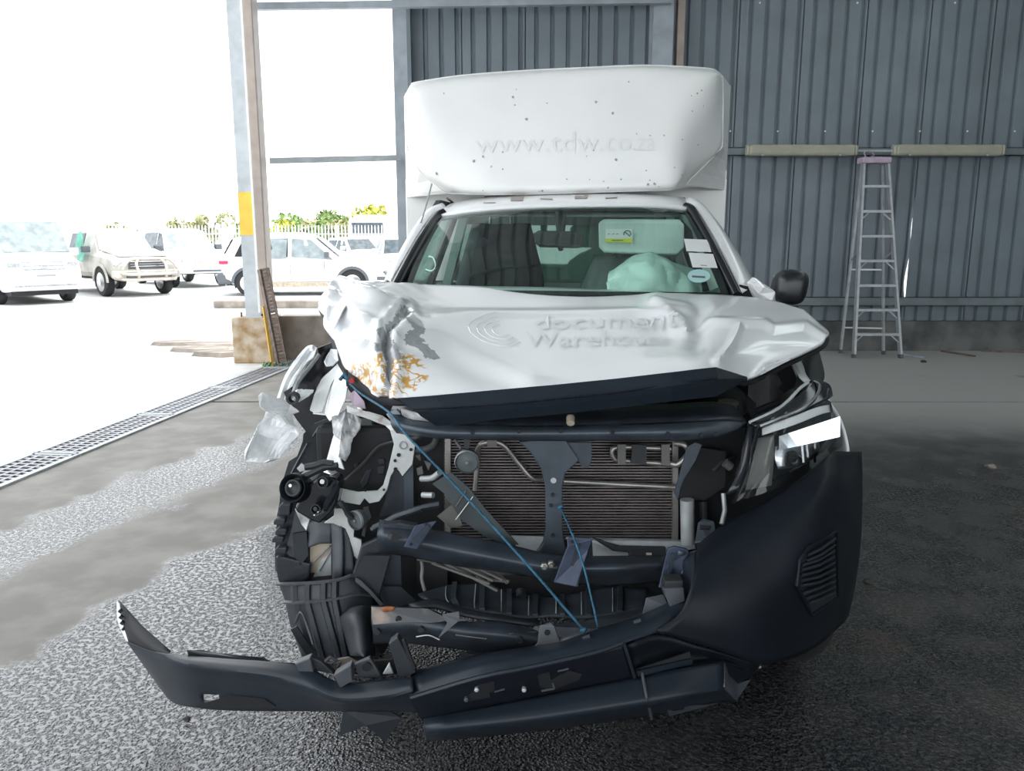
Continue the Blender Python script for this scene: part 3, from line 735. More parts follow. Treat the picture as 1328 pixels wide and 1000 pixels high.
plate('crumpled_film', v_, 'pale_glass', su.t, .012)
su.cross('windscreen', 1.0, 1.03, .70, .40, 1.54, .58, 'grey_glass'); su.cross('rear_window', -2.0, 1.1, .58, -1.78, 1.48, .56, 'dark_glass', -.02)
su.wheels(1.36, -1.36, .89, .335, 'silver', 'cladding')
su.box('sill_strip', (-1.0, -.925, .24), (1.0, -.86, .36), 'card_brown'); su.box('sill_strip', (-1.0, .86, .24), (1.0, .925, .36), 'cladding')
for x in (-.27, .62): su.box('door_gap', (x, -.90, .42), (x+.018, -.885, .95), 'primer_grey', 0)
mk('door_dent', [(.0, -.905, .9), (.5, -.90, .88), (.55, -.84, .66), (.45, -.90, .44), (.05, -.905, .42), (.2, -.87, .66)], [(0,1,5),(1,2,5),(2,3,5),(3,4,5),(4,0,5)], 'crumple_white', su.t, solid=.01)
for sd in (-1, 1):
    su.box('tail_light', (-2.1, sd*.66-.2, .84), (-1.86, sd*.66+.2, .93), 'tail_red', .02); su.box('headlight', (1.9, sd*.62-.16, .72), (2.10, sd*.62+.16, .82), 'lamp_clear', .03)
su.box('rear_bumper', (-2.18, -.84, .3), (-1.8, .84, .62), 'cladding', .06); su.box('front_bumper', (1.9, -.82, .3), (2.2, .82, .58), 'white_car', .06); su.box('fog_surround', (2.0, -.84, .40), (2.22, -.45, .50), 'cladding', .02); su.box('grille', (2.05, -.42, .50), (2.22, .42, .62), 'cladding', .02)
tube('roof_rail', [(-1.5, -.66, 1.60), (-1.4, -.66, 1.64), (.1, -.66, 1.66), (.2, -.66, 1.60)], .018, 'silver', su.t); su.mirrors(.72, 1.0, .9, 'cladding')
# --- more white cars behind the SUV
def far_car(px, py, dy, yaw, lab):
    p = G(px, py)
    c = Car('hatchback', (p[0], p[1]+dy, 0), yaw, [(-1.9, .4, .9, .96, .74, .6), (-1.8, .32, .95, 1.1, .82, .64), (-1.3, .3, .96, 1.5, .84, .6), (.2, .3, .94, 1.52, .84, .6), (.45, .3, .93, 1.46, .84, .58), (1.1, .3, .9, .98, .84, .7), (1.75, .32, .8, .88, .82, .68), (1.95, .4, .64, .68, .68, .54)], lab)
    c.cross('windscreen', 1.1, .98, .66, .5, 1.44, .55, 'grey_glass'); c.side_glass([(-1.2, 1), (-.3, 1), (-.3, 0), (-1.1, 0)], 'grey_glass'); c.side_glass([(-.2, 1), (.95, 1), (.4, 0), (-.2, 0)], 'grey_glass')
    for sd in (-1, 1): c.box('headlight', (1.7, sd*.58-.15, .68), (1.93, sd*.58+.15, .8), 'lamp_clear', .03)
    c.box('bumper', (1.7, -.78, .32), (2.0, .78, .56), 'white_car', .05); c.box('grille', (1.85, -.4, .42), (2.02, .4, .5), 'cladding', .01)
    c.wheels(1.25, -1.25, .84, .31); c.mirrors(.85, .98, .84)
far_car(446, 354, 2.2, math.radians(-52), 'white hatchback parked directly behind the white SUV')
far_car(512, 366, 1.2, math.radians(-75), 'white hatchback with open mirror parked beside the wall post')
# white lorry cab further back
p = G(478, 345)
t = empty('lorry', (p[0], p[1], 0), 'white boxy lorry parked before the trees', 'lorry', rz=1e-6)
MB().box((-1.0, 0, .8), (1.0, 1.8, 2.55)).build('cab', 'white_car', t, bevel=.12); MB().box((-1.1, 1.9, .9), (1.2, 6.0, 2.75)).build('load_box', 'white_car', t, bevel=.03)
MB().box((-.85, -.03, 1.65), (.85, .02, 2.3)).build('windscreen', 'grey_glass', t, bevel=.04); MB().box((-.9, -.1, .5), (.9, .3, .85)).build('bumper', 'cladding', t, bevel=.03)
for x in (-.85, .85):
    for y in (.6, 4.8): wheel(t, (x, y, .42), .42, .25, axis=(1, 0, 0))
# palisade fence
fy = 41.0
t = empty('palisade_fence', (-10, fy, 0), 'pale steel palisade fence along the back of the yard', 'fence')
b = MB()
for x in np.arange(-24, -3, .17):
    h = 2.15; b.add([(x-.035, fy, .1), (x+.035, fy, .1), (x+.035, fy, h-.12), (x+.015, fy, h), (x-.015, fy, h), (x-.035, fy, h-.12)], [(0,1,2,3,4,5)])
o = b.build('pales', 'fence_white', t, solid=.02); o['kind'] = 'stuff'
for z in (.5, 1.7): MB().box((-24, fy+.02, z-.03), (-3, fy+.07, z+.03)).build('rail', 'fence_white', t)
for x in np.arange(-24, -2.9, 3.0): MB().box((x-.05, fy+.05, 0), (x+.05, fy+.15, 2.2)).build('post', 'fence_white', t)
t = empty('light_pole', (-8.6, 46, 0), 'thin grey pole standing among the trees', 'pole'); MB().lathe([(.09, 0), (.06, 4.3)], (-9.25, 46, 0), (0, 0, 1), 8).build('shaft', 'fence_white', t); MB().box((-9.35, 45.9, 0), (-9.15, 46.1, .15)).build('base', 'concrete_wall', t)
# trees
def tree(px, ytop, Y, half, m, lab, n=700, grp='trees behind the fence'):
    c = U(px, ytop, Y); h = max(c[2], 1.5); t = empty('tree', (c[0], Y, 0), lab, 'tree', grp)
    tr = MB().tube([(c[0], Y, 0), (c[0]+.1, Y, h*.4), (c[0]+.3, Y+.1, h*.8)], [.16, .12, .05], 6)
    for k in range(4): a = k*1.6; tr.tube([(c[0]+.1, Y, h*.4), (c[0]+math.cos(a)*half*.5, Y+math.sin(a)*half*.5, h*.75)], [.08, .03], 5)
    tr.build('trunk', 'bark', t)
    b = MB(); blobs = [(random.uniform(-.75, .75)*half, random.uniform(-.5, .5)*half, h*random.uniform(.45, .85), half*random.uniform(.28, .45)) for _ in range(9)]
    for k in range(n):
        bx_, by_, bz_, br = random.choice(blobs); d = np.array([random.gauss(0, 1) for _ in range(3)]); d /= np.linalg.norm(d)
        q = np.array([c[0]+bx_, Y+by_, bz_]) + d*br*random.uniform(.7, 1.05)*np.array([1, 1, .75])
        q[2] = min(q[2], h*1.02)
        a = np.array([random.gauss(0, 1) for _ in range(3)]); a /= np.linalg.norm(a); e = np.cross(a, d); e /= np.linalg.norm(e)+1e-6; s = .17*half/1.6
        b.add([q-a*s, q+e*s*.6, q+a*s, q-e*s*.6], [(0,1,2,3)])
    o = b.build('foliage', m, t); o['kind'] = 'stuff'
for args in [(163, 286, 52, 1.6, 'leaf_olive', 'low sparse bush behind the white van'), (272, 276, 55, 1.6, 'leaf_olive', 'small olive tree behind the plain white pickup'),
             (350, 284, 47, 1.4, 'leaf_yellow', 'yellow-green bush beside the steel column'), (374, 284, 62, 1.8, 'leaf_green', 'low dark bush right of the yellow-green one'),
             (402, 275, 68, 2.8, 'leaf_green', 'tall dark green tree behind the thin pole'), (425, 279, 50, 1.9, 'leaf_olive', 'green tree in front of the tall dark one'),
             (446, 283, 57, 2.0, 'leaf_olive', 'rounded olive tree left of the lorry'), (503, 268, 68, 2.9, 'leaf_yellow', 'bright yellow-green tree beside the wall post'), (386, 279, 44, 1.7, 'leaf_green', 'dark green shrub standing between two yellow-green bushes'), (462, 283, 72, 2.2, 'leaf_green', 'dark tree between the rounded olive tree and the lorry'), (336, 287, 75, 2.2, 'leaf_green', 'far green tree hidden behind the steel column'), (240, 282, 60, 1.5, 'leaf_olive', 'faint small bush behind the dusty pickup')]: tree(*args)
# ================================================================== THE WRECKED TRUCK
TRK = empty('pickup_truck', tuple(K(0, 3.6, 0)), 'white pickup truck with crumpled front, hanging black bumper and white canopy', 'truck')
T = TRK
def proj(p):
    d = np.array(p, float) - np.array([0, 0, CAMZ]); x = d[0]; y = d[1]*SP + d[2]*CP; z = d[1]*CP - d[2]*SP
    return CX + F*x/z, CY - F*y/z
def on_patch(P, px, py, n=24):
    best = None; lo = [0, 0]; hi = [P.R-1, P.C-1]
    for it in range(5):
        for r in np.linspace(lo[0], hi[0], n):
            for c in np.linspace(lo[1], hi[1], n):
                q = proj(P.lin(r, c)); d = (q[0]-px)**2 + (q[1]-py)**2
                if best is None or d < best[0]: best = (d, r, c)
        wr = (hi[0]-lo[0])/n*1.6; wc = (hi[1]-lo[1])/n*1.6
        lo = [max(0, best[1]-wr), max(0, best[2]-wc)]; hi = [min(P.R-1, best[1]+wr), min(P.C-1, best[2]+wc)]; n = 9
    return best[1], best[2]
def on(P, px, py, off=0.003):
    r, c = on_patch(P, px, py); return P.at(r, c) + P.normal(r, c)*off
def crumple(name, outline, m, parent=T, amp=.02, freq=9, cuts=3, thick=.004, smooth=False):
    bm = bmesh.new(); vs = [bm.verts.new(p) for p in outline]; f = bm.faces.new(vs)
    bmesh.ops.triangulate(bm, faces=[f], ngon_method='EAR_CLIP')
    bmesh.ops.subdivide_edges(bm, edges=bm.edges[:], cuts=cuts, use_grid_fill=True)
    bmesh.ops.triangulate(bm, faces=bm.faces[:])
    bm.verts.index_update()
    v = []
    for q in bm.verts:
        p = np.array(q.co); s = abs(nz(p+3, freq))-.25
        v.append(p + np.array([amp*.5*nz(p+7, freq), -amp*s*2, amp*.5*nz(p, freq)]))
    fs = [[x.index for x in q.verts] for q in bm.faces]; bm.free()
    return mk(name, v, fs, m, parent, solid=thick, smooth=smooth)
def cpl(name, x0, y0, pts, d, m, thick=.006, bevel=0.0, parent=T): return plate(name, crop(x0, y0, pts, d), m, parent, thick, bevel)
A_ = (320, 360); B_ = (320, 540); C_ = (340, 720); D_ = (540, 680); E_ = (760, 660); F_ = (900, 440); G_ = (760, 780)

# ---- hood -------------------------------------------------------------
HOOD = [
 [(442,363,2.98),(500,365,3.0),(560,369,3.3),(640,371,3.35),(720,373,3.38),(800,376,3.38),(880,379,3.36),(950,383,3.32),(1000,389,3.25),(1042,401,3.1)],
 [(414,388,2.88),(480,386,2.72),(555,394,2.98),(640,403,3.0),(720,404,3.0),(800,402,3.0),(880,401,2.98),(950,404,2.95),(1010,411,2.92),(1064,420,2.88)],
 [(424,413,2.74),(475,418,2.53),(522,412,2.60),(640,428,2.72),(720,430,2.72),(800,428,2.72),(872,432,2.72),(950,424,2.7),(1018,430,2.7),(1075,432,2.74)],
 [(433,442,2.60),(480,448,2.39),(525,446,2.42),(640,455,2.5),(720,455,2.5),(800,453,2.5),(870,450,2.5),(940,448,2.48),(1005,452,2.52),(1066,444,2.62)],
 [(447,476,2.48),(490,482,2.29),(528,480,2.30),(640,482,2.33),(720,478,2.32),(800,474,2.32),(870,466,2.32),(930,462,2.33),(985,472,2.42),(1035,459,2.5)],
 [(490,514,2.28),(508,517,2.22),(540,515,2.2),(640,507,2.19),(720,500,2.18),(800,492,2.18),(870,484,2.19),(926,478,2.22),(966,491,2.3),(1003,474,2.42)]]
HP = Patch([UP(r) for r in HOOD])
def seg_d(px, py, a, b):
    a = np.array(a, float); b = np.array(b, float); p = np.array([px, py]); t = np.clip(np.dot(p-a, b-a)/np.dot(b-a, b-a), 0, 1); return np.linalg.norm(p-(a+(b-a)*t))
CRACK = [((524,405),(503,425)),((503,425),(500,452)),((500,452),(505,470)),((505,470),(502,500)),((502,500),(498,518))]
RIDGE = [((440,365),(520,400)), ((432,368),(430,430))]
def pl_(pts): return list(zip(pts[:-1], pts[1:]))
CREASE = pl_([(562,408),(700,407),(824,405),(887,417),(893,434)]) + pl_([(900,432),(918,417),(993,419),(1002,426),(1044,421),(1069,439)]) + pl_([(847,394),(895,397),(864,405),(887,417)]) + pl_([(960,422),(948,450),(930,470)])
def hood_fn(p, r, c):
    px, py = proj(p); n = HP.normal(r, c); d = 0.0
    k = min(1, max(0, (585-px)/90)); 
    q = p*7.0
    d += k*.010*(abs(nz(q))*2-.5) + k*.004*nz(q, 2.7)
    dc = min(seg_d(px, py, *s) for s in CRACK); d -= .022*max(0, 1-dc/7)
    d += .012*max(0, 1-abs(dc-12)/10)
    d += .028*max(0, 1-min(seg_d(px, py, *s) for s in RIDGE)/12)*k
    # long crease and a folded dent on the sound side
    if px > 545:
        g = min(1, (px-545)/60)
        d += g*.013*max(0, 1-min(seg_d(px, py, *s) for s in CREASE)/8)
        d += g*.016*math.exp(-(seg_d(px, py, (850, 395), (893, 440))/13)**2) - g*.018*math.exp(-(seg_d(px, py, (905, 400), (900, 445))/14)**2)
        d += g*.007*math.exp(-(seg_d(px, py, (600, 450), (690, 490))/14)**2) - g*.009*math.exp(-(seg_d(px, py, (560, 455), (660, 500))/16)**2)
        d += g*.003*nz(p, 3.0)
    return p + n*d
HM = bpy.data.materials.new('hood_paint'); HM.use_nodes = True
def hood_material(m):
    nt = m.node_tree; L = nt.links; b = nt.nodes['Principled BSDF']; b.inputs['Roughness'].default_value = .28; b.inputs['Coat Weight'].default_value = .7; b.inputs['Coat Roughness'].default_value = .05
    tc = nt.nodes.new('ShaderNodeTexCoord')
    def noise(s, d=4):
        n = nt.nodes.new('ShaderNodeTexNoise'); n.inputs['Scale'].default_value = s; n.inputs['Detail'].default_value = d; L.new(tc.outputs['Object'], n.inputs['Vector']); return n.outputs['Fac']
    def att(a): n = nt.nodes.new('ShaderNodeAttribute'); n.attribute_name = a; return n.outputs['Fac']
    def M(op, x, y):
        n = nt.nodes.new('ShaderNodeMath'); n.operation = op
        for i, q in enumerate((x, y)):
            if isinstance(q, float): n.inputs[i].default_value = q
            else: L.new(q, n.inputs[i])
        return n.outputs[0]
    def step(v, lo, hi):
        n = nt.nodes.new('ShaderNodeMapRange'); L.new(v, n.inputs[0]); n.inputs[1].default_value = lo; n.inputs[2].default_value = hi; return n.outputs[0]
    def mix(f, a, c):
        n = nt.nodes.new('ShaderNodeMix'); n.data_type = 'RGBA'; L.new(f, n.inputs[0])
        for i, x in ((6, a), (7, c)):
            if isinstance(x, tuple): n.inputs[i].default_value = (*x, 1)
            else: L.new(x, n.inputs[i])
        return n.outputs[2]
    tear = step(M('ADD', att('tear'), M('MULTIPLY', M('SUBTRACT', noise(42., 6), .5), 1.5)), .48, .54)
    def scribble(sc_, w):      # thin scraped lines: contours of a noise field
        n = noise(sc_, 2.0); d_ = nt.nodes.new('ShaderNodeMath'); d_.operation = 'ABSOLUTE'; L.new(M('SUBTRACT', n, .5), d_.inputs[0])
        return M('SUBTRACT', 1.0, step(d_.outputs[0], w*.5, w))
    lines = M('MAXIMUM', M('MAXIMUM', scribble(13., .030), scribble(29., .045)), step(noise(19.), .60, .66))
    orange = M('MULTIPLY', step(M('ADD', att('rust'), M('MULTIPLY', M('SUBTRACT', noise(15.), .5), 1.6)), .35, .6), lines)
    c = mix(orange, (.85, .86, .875), (.62, .34, .08)); c = mix(tear, c, mix(noise(60.), (.22, .235, .25), (.42, .44, .45)))
    L.new(c, b.inputs['Base Color'])
hood_material(HM)
v, f = HP.mesh(14, hood_fn, kc=16)
TEARS = [((525,402),(545,425)), ((545,425),(530,440)), ((535,435),(552,455)), ((552,455),(562,462)), ((495,432),(503,450)), ((505,445),(515,460)), ((460,447),(500,450)), ((470,445),(480,450))]
tear = []; rust = []
for p in v:
    px, py = proj(p)
    dt = min(seg_d(px, py, *s) for s in TEARS); dc = min(seg_d(px, py, *s) for s in CRACK)
    tear.append(max(math.exp(-(dt/7.5)**2), .95*math.exp(-(dc/5)**2)))
    e = ((px-503)/58)**2 + ((py-485)/36)**2
    rust.append(max(0, 1-max(0, e-.35)/.65) if py > 443 and px < 558 else 0)
crumple('hood_fold', crop(320, 360, [(460,165,2.84),(480,120,2.87),(545,50,2.93),(578,55,2.90),(572,130,2.80),(640,180,2.68),(562,340,2.55),(500,240,2.68),(465,200,2.77)]), 'crumple_white', T, amp=.010, freq=9, cuts=2)
hood = mk('hood', v, f, HM, T, smooth=True, solid=.012, offset=-1, autos=40, attrs={'tear': tear, 'rust': rust})
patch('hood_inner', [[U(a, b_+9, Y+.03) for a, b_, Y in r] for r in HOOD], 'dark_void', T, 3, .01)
# ghost lettering left by removed decals
def ghost(name, s, P, c0, c1, r_base, r_top, m, off=.0022, fn=None):
    v, f = text_verts(s); w = v[:, 0].max(); h = 0.72
    out = []
    for x, y, _ in v:
        c = c0 + (c1-c0)*x/w; r = r_base + (r_top-r_base)*y/h
        p = P.at(r, c); q = fn(p, r, c) if fn else p
        out.append(q + P.normal(r, c)*off)
    return mk(name, out, f, m, hood if P is HP else T)
ghost('decal_ghost', 'document', HP, 3.62, 6.05, 1.93, 1.22, 'white_ghost_hood', .006, hood_fn)
ghost('decal_ghost', 'Warehouse', HP, 3.50, 5.95, 2.85, 2.05, 'white_ghost_hood', .006, hood_fn)
for k in range(4):
    pts = []
    for a in np.linspace(math.pi*.55, math.pi*1.75, 14):
        r_, c_ = 2.0+(.28+.17*k)*math.sin(-a), 3.12+(.14+.09*k)*math.cos(a)
        p = HP.at(r_, c_); pts.append(hood_fn(p, r_, c_) + HP.normal(r_, c_)*.003)
    strip('decal_swirl', pts, .0025, 'white_ghost_hood', hood, .0015)
# black grille trim along the hood lip
TRIM = [[(516,518,2.195),(560,515,2.18),(640,508,2.17),(720,501,2.16),(800,493,2.16),(870,485,2.17),(927,478,2.20),(967,490,2.29)],
        [(540,534,2.15),(580,532,2.13),(640,527,2.12),(720,520,2.11),(800,511,2.11),(870,501,2.12),(930,492,2.16),(967,491,2.29)],
        [(566,550,2.17),(590,549,2.15),(640,543,2.14),(720,536,2.13),(800,527,2.13),(870,519,2.14),(927,513,2.18),(967,492,2.295)]]
patch('hood_trim', [UP(r) for r in TRIM], 'black_trim', T, 4, .012, linear=True, smooth=False)
tube('trim_seam', UP([(536,531,2.14),(640,525,2.11),(800,509,2.10),(930,490,2.15)]), .003, 'black_gloss', T, 6)
tag(tube('clip', UP([(740,541,2.22),(740,549,2.2)]), .012, 'card_brown', T, 8), 'pale rubber stop')

# ---- windscreen, pillars, roof ----------------------------------------
WS = [[(566,283,4.05),(612,276,3.98),(670,271,3.94),(735,269,3.92),(800,268,3.94),(850,269,3.98),(895,274,4.05)],
      [(548,310,3.84),(604,306,3.76),(668,303,3.71),(735,302,3.69),(802,302,3.71),(858,303,3.76),(913,305,3.84)],
      [(531,341,3.62),(596,339,3.53),(666,338,3.47),(735,338,3.45),(804,338,3.47),(868,338,3.53),(932,341,3.62)],
      [(512,382,3.40),(588,384,3.30),(664,386,3.24),(735,387,3.22),(806,388,3.24),(880,389,3.30),(955,389,3.40)]]
WP = Patch([UP(r) for r in WS])
v, f = WP.mesh(4); wsc = mk('windscreen', v, f, 'windscreen_glass', T, smooth=True)
def border(name, P, r0, r1, c0, c1, m, off=.004, k=10, parent=T, thick=.004):
    g = []
    for a in np.linspace(0, 1, 3):
        row = []
        for t in np.linspace(0, 1, k):
            r = r0[0]+(r0[1]-r0[0])*t if isinstance(r0, tuple) else r0
            row.append(None)
        g.append(row)
    return g
def edge_strip(name, P, path0, path1, m, off, parent=T, thick=.006):
    n = 14; v = []
    for t in np.linspace(0, 1, n):
        for path in (path0, path1):
            a, b = path; r = a[0]+(b[0]-a[0])*t; c = a[1]+(b[1]-a[1])*t; v.append(P.at(r, c)+P.normal(r, c)*off)
    f = [(2*i, 2*i+1, 2*i+3, 2*i+2) for i in range(n-1)]
    return mk(name, v, f, m, parent, solid=thick, smooth=True)
edge_strip('glass_border', WP, ((0, 0), (3, 0)), ((0, .16), (3, .22)), 'black_gloss', -.006, wsc)
edge_strip('glass_border', WP, ((0, 6), (3, 6)), ((0, 5.84), (3, 5.80)), 'black_gloss', -.006, wsc)
edge_strip('glass_border', WP, ((0, 0), (0, 6)), ((.10, 0), (.10, 6)), 'black_gloss', -.006, wsc)
edge_strip('glass_border', WP, ((2.8, 0), (2.8, 6)), ((3, 0), (3, 6)), 'black_gloss', -.006, wsc)
# A pillars (black inner weather strip and white outer skin)
for nm, pts, r_, m in [('pillar_seal', [(513,372,3.42),(531,338,3.64),(549,307,3.86),(566,282,4.06),(576,276,4.1)], .024, 'black_gloss'),
                       ('pillar_seal', [(956,384,3.42),(934,340,3.64),(915,304,3.86),(897,273,4.06),(888,268,4.1)], .024, 'black_gloss')]:
    tube(nm, spl(UP(pts), 5), r_, m, T, 8)
def pillar(pts_in, pts_out):
    patch('windscreen_pillar', [UP(pts_in), [(p+q)/2+np.array([0, -.02, .02]) for p, q in zip(UP(pts_in), UP(pts_out))], UP(pts_out)], 'white_paint', T, 4, .02)
pillar([(508,366,3.46),(527,334,3.68),(545,303,3.9),(562,280,4.09),(578,271,4.2)], [(498,372,3.62),(516,336,3.82),(533,306,4.02),(553,278,4.22),(570,270,4.34)])
pillar([(960,380,3.46),(939,336,3.68),(920,300,3.9),(901,272,4.09),(888,264,4.2)], [(985,386,3.62),(962,342,3.82),(940,305,4.02),(917,275,4.22),(898,262,4.34)])
ROOF = [[(568,279,4.07),(612,272,4.0),(670,267,3.96),(735,265,3.94),(800,264,3.96),(850,265,4.0),(894,270,4.07)],
        [(578,268,4.22),(618,263,4.15),(672,259,4.12),(735,257,4.1),(798,256,4.12),(846,257,4.15),(890,260,4.22)],
        [(588,263,4.45),(622,257,4.45),(675,253,4.45),(735,251,4.45),(795,250,4.45),(842,252,4.45),(884,256,4.45)]]
RP = Patch([UP(r) for r in ROOF] + [[K(w, 4.95, z) for w, z in ((-.66,1.74),(-.5,1.79),(-.25,1.815),(0,1.82),(.25,1.815),(.5,1.79),(.66,1.74))]])
v, f = RP.mesh(4); roof = mk('cab_roof', v, f, 'white_paint', T, smooth=True, solid=.02, offset=-1)
for px, py in [(637,259),(672,256),(710,254.5),(754,253),(793,253),(829,253)]:
    plate('roof_patch', [on(RP, px-7, py-2), on(RP, px+9, py-2), on(RP, px+7, py+5), on(RP, px-9, py+5)], 'brown_grey', roof, .002)  # brown-grey rectangles in a row across the roof
for s in (-1, 1): tube('roof_gutter', spl([K(s*.63, 4.3, 1.75), K(s*.65, 4.45, 1.755), K(s*.66, 4.6, 1.755), K(s*.67, 4.95, 1.74)], 4), .007, 'black_gloss', T)
tube('aerial', UP([(545,292,3.98),(553,265,3.99),(560,238,4.0)]), .004, 'primer_grey', T, 5)
# doors, side glass, cab back and floor
for s in (-1, 1):
    d = patch('door', [[K(s*.86, Y, 1.22) for Y in (3.55, 4.2, 4.92)], [K(s*.90, Y, 1.05) for Y in (3.5, 4.2, 4.92)], [K(s*.92, Y, .8) for Y in (3.48, 4.2, 4.92)], [K(s*.87, Y, .42) for Y in (3.46, 4.2, 4.92)]], 'white_paint', T, 3, .03)
    mk('door_glass', [K(s*.855, 3.62, 1.22), K(s*.855, 4.88, 1.22), K(s*.665, 4.88, 1.70), K(s*.68, 4.30, 1.70)], [(0,1,2,3)], 'windscreen_glass', d, solid=.005)
    tube('window_frame', [K(s*.86, 3.55, 1.23), K(s*.67, 4.26, 1.72), K(s*.66, 4.92, 1.73), K(s*.855, 4.92, 1.22)], .025, 'black_plastic', d, 6)
    MB().bar(K(s*.935, 4.6, .98), K(s*.935, 4.8, .98), .03, .03).build('door_handle', 'black_plastic', d)
MB().box(tuple(K(-.86, 4.93, .45)), tuple(K(.86, 4.98, 1.25))).build('cab_back', 'white_paint', T)
MB().box(tuple(K(-.84, 3.5, .38)), tuple(K(.84, 4.95, .45))).build('cab_floor', 'dark_void', T)
mk('rear_window', [K(-.62, 4.95, 1.26), K(.62, 4.95, 1.26), K(.55, 4.95, 1.62), K(-.55, 4.95, 1.62)], [(0,1,2,3)], 'windscreen_glass', T, solid=.005)
b = MB(); b.bar(K(-.8, 4.95, 1.24), K(.8, 4.95, 1.24), .05, .06); b.bar(K(-.66, 4.95, 1.68), K(.66, 4.95, 1.68), .05, .12)
for s in (-1, 1): b.bar(K(s*.74, 4.95, 1.24), K(s*.61, 4.95, 1.72), .18, .05)
b.build('rear_panel_trim', 'trim_mid', T)
patch('headlining', [[K(w, 4.1, 1.655) for w in (-.58, 0, .58)], [K(w, 4.5, 1.70) for w in (-.6, 0, .6)], [K(w, 4.93, 1.70) for w in (-.6, 0, .6)]], 'trim_mid', T, 3, .01)
# dashboard and interior
DB_ = [[K(w, 3.40, 1.17) for w in (-.76, 0, .76)], [K(w, 3.62, 1.20) for w in (-.78, 0, .78)], [K(w, 3.80, 1.14) for w in (-.78, 0, .78)], [K(w, 3.85, .75) for w in (-.78, 0, .78)]]
patch('dashboard', DB_, 'dash', T, 4, .03)
def seat(x0, x1, m, zt, head, zh):
    cx = (x0+x1)/2; hw = (x1-x0)/2
    g = []
    for t in np.linspace(0, 1, 6):
        z = .85 + (zt-.85)*t; w = hw*(1-.06*t-.36*max(0, t-.62)/.38); y = 4.35+.22*t
        g.append([K(cx-w, y+.07, z), K(cx-w*.75, y-.02, z), K(cx, y+.01, z), K(cx+w*.75, y-.02, z), K(cx+w, y+.07, z)])
    se = patch('seat_back', g, m, T, 4, .10)
    MB().box(tuple(K(cx-hw, 3.95, .72)), tuple(K(cx+hw, 4.5, .86))).build('seat_cushion', m, T, bevel=.05)
    if head:
        MB().box(tuple(K(cx-.13, 4.55, zt+.02)), tuple(K(cx+.13, 4.66, zh))).build('headrest', m, se, bevel=.045)
    for s in (-.06, .06): tube('headrest_post', [K(cx+s, 4.58, zt-.05), K(cx+s, 4.60, zt+.06)], .008, 'silver', se, 6)
seat(-.58, -.16, 'seat_dark', 1.61, False, 1.5); seat(.10, .62, 'seat_grey', 1.42, True, 1.62)
plate('belt_pillar', UP([(606,291,4.75),(640,291,4.75),(622,305,4.75),(616,345,4.75),(600,345,4.75),(596,335,4.75)]), 'trim_pale', T, .03)
plate('belt_pillar', UP([(884,285,4.5),(897,300,4.5),(925,375,4.2),(905,378,4.25),(880,310,4.5)]), 'seat_dark', T, .02)
plate('belt_pillar', UP([(894,285,4.3),(905,298,4.2),(938,372,3.75),(922,378,3.8),(905,330,4.0)]), 'trim_pale', T, .02)
visor = plate('sun_visor', UP([(776,290,3.99),(782,285,4.0),(880,285,4.0),(887,292,3.99),(887,322,3.9),(878,330,3.88),(784,327,3.88),(777,320,3.9)]), 'trim_pale', T, .02, .006)
lb = plate('visor_label', UP([(785.5,297,3.93),(820,297,3.93),(820,314.5,3.885),(785,314,3.885)]), 'paper', visor, .001)
plate('label_band', UP([(785,309.5,3.89),(820,309.8,3.89),(820,314.6,3.88),(785,314.2,3.88)]), 'label_yellow', visor, .0015)
MB().lathe([(.019, 0), (.019, .001), (.015, .001), (.015, 0)], U(813.5, 303.5, 3.905), (0, 1, .35), 20, False).build('label_symbol', 'ink', visor); tube('label_stroke', UP([(810,300.5,3.903),(817,306.5,3.90)]), .0022, 'ink', visor, 5)
for x in (788, 794, 799): MB().bar(U(x, 304, 3.908), U(x+3, 303, 3.908), .004, .002, (0, 1, 0)).build('label_text', 'ink_grey', visor)
MB().bar(U(793, 312, 3.884), U(808, 312, 3.884), .006, .002, (0, 1, 0)).build('label_text', 'cladding', visor)
im = plate('interior_mirror', UP([(693,303,3.86),(698,299,3.86),(745,300,3.86),(756,305,3.86),(757,319,3.84),(748,322,3.84),(700,319,3.84),(693,314,3.85)]), 'dash', T, .03, .01)
tube('mirror_stem', UP([(727,274,3.97),(727,300,3.9),(727,324,3.84)]), [.03, .022, .012], 'dash', im, 8)
AB = [[(790,352,3.82),(806,341,3.86),(824,333,3.88),(842,328,3.9),(862,334,3.9),(880,345,3.88),(900,352,3.85)],
      [(787,364,3.68),(806,354,3.66),(824,345,3.66),(842,342,3.66),(862,346,3.68),(884,354,3.70),(906,358,3.75)],
      [(787,384,3.62),(806,380,3.58),(824,376,3.56),(842,374,3.56),(862,376,3.58),(886,382,3.62),(910,384,3.7)],
      [(790,400,3.68),(806,402,3.64),(824,402,3.62),(842,402,3.62),(862,402,3.64),(884,402,3.68),(905,400,3.72)]]
patch('airbag', [UP(r) for r in AB], 'mint_cloth', T, 8, .008, fn=lambda p, r, c: p + np.array([0, -.07*abs(nz(p*9)), .015*nz(p*14)]), autos=25)
MB().lathe([(.17, 0), (.185, .012), (.17, .024), (.155, .012), (.17, 0)], K(.36, 3.86, 1.02), (0, -.85, .5), 28, False).build('steering_wheel', 'dash', T, smooth=True)
tube('grab_handle', spl(UP([(553,350,4.2),(561,352,4.15),(566,345,4.15),(563,335,4.2),(557,333,4.25)]), 4), .008, 'silver', T, 6)
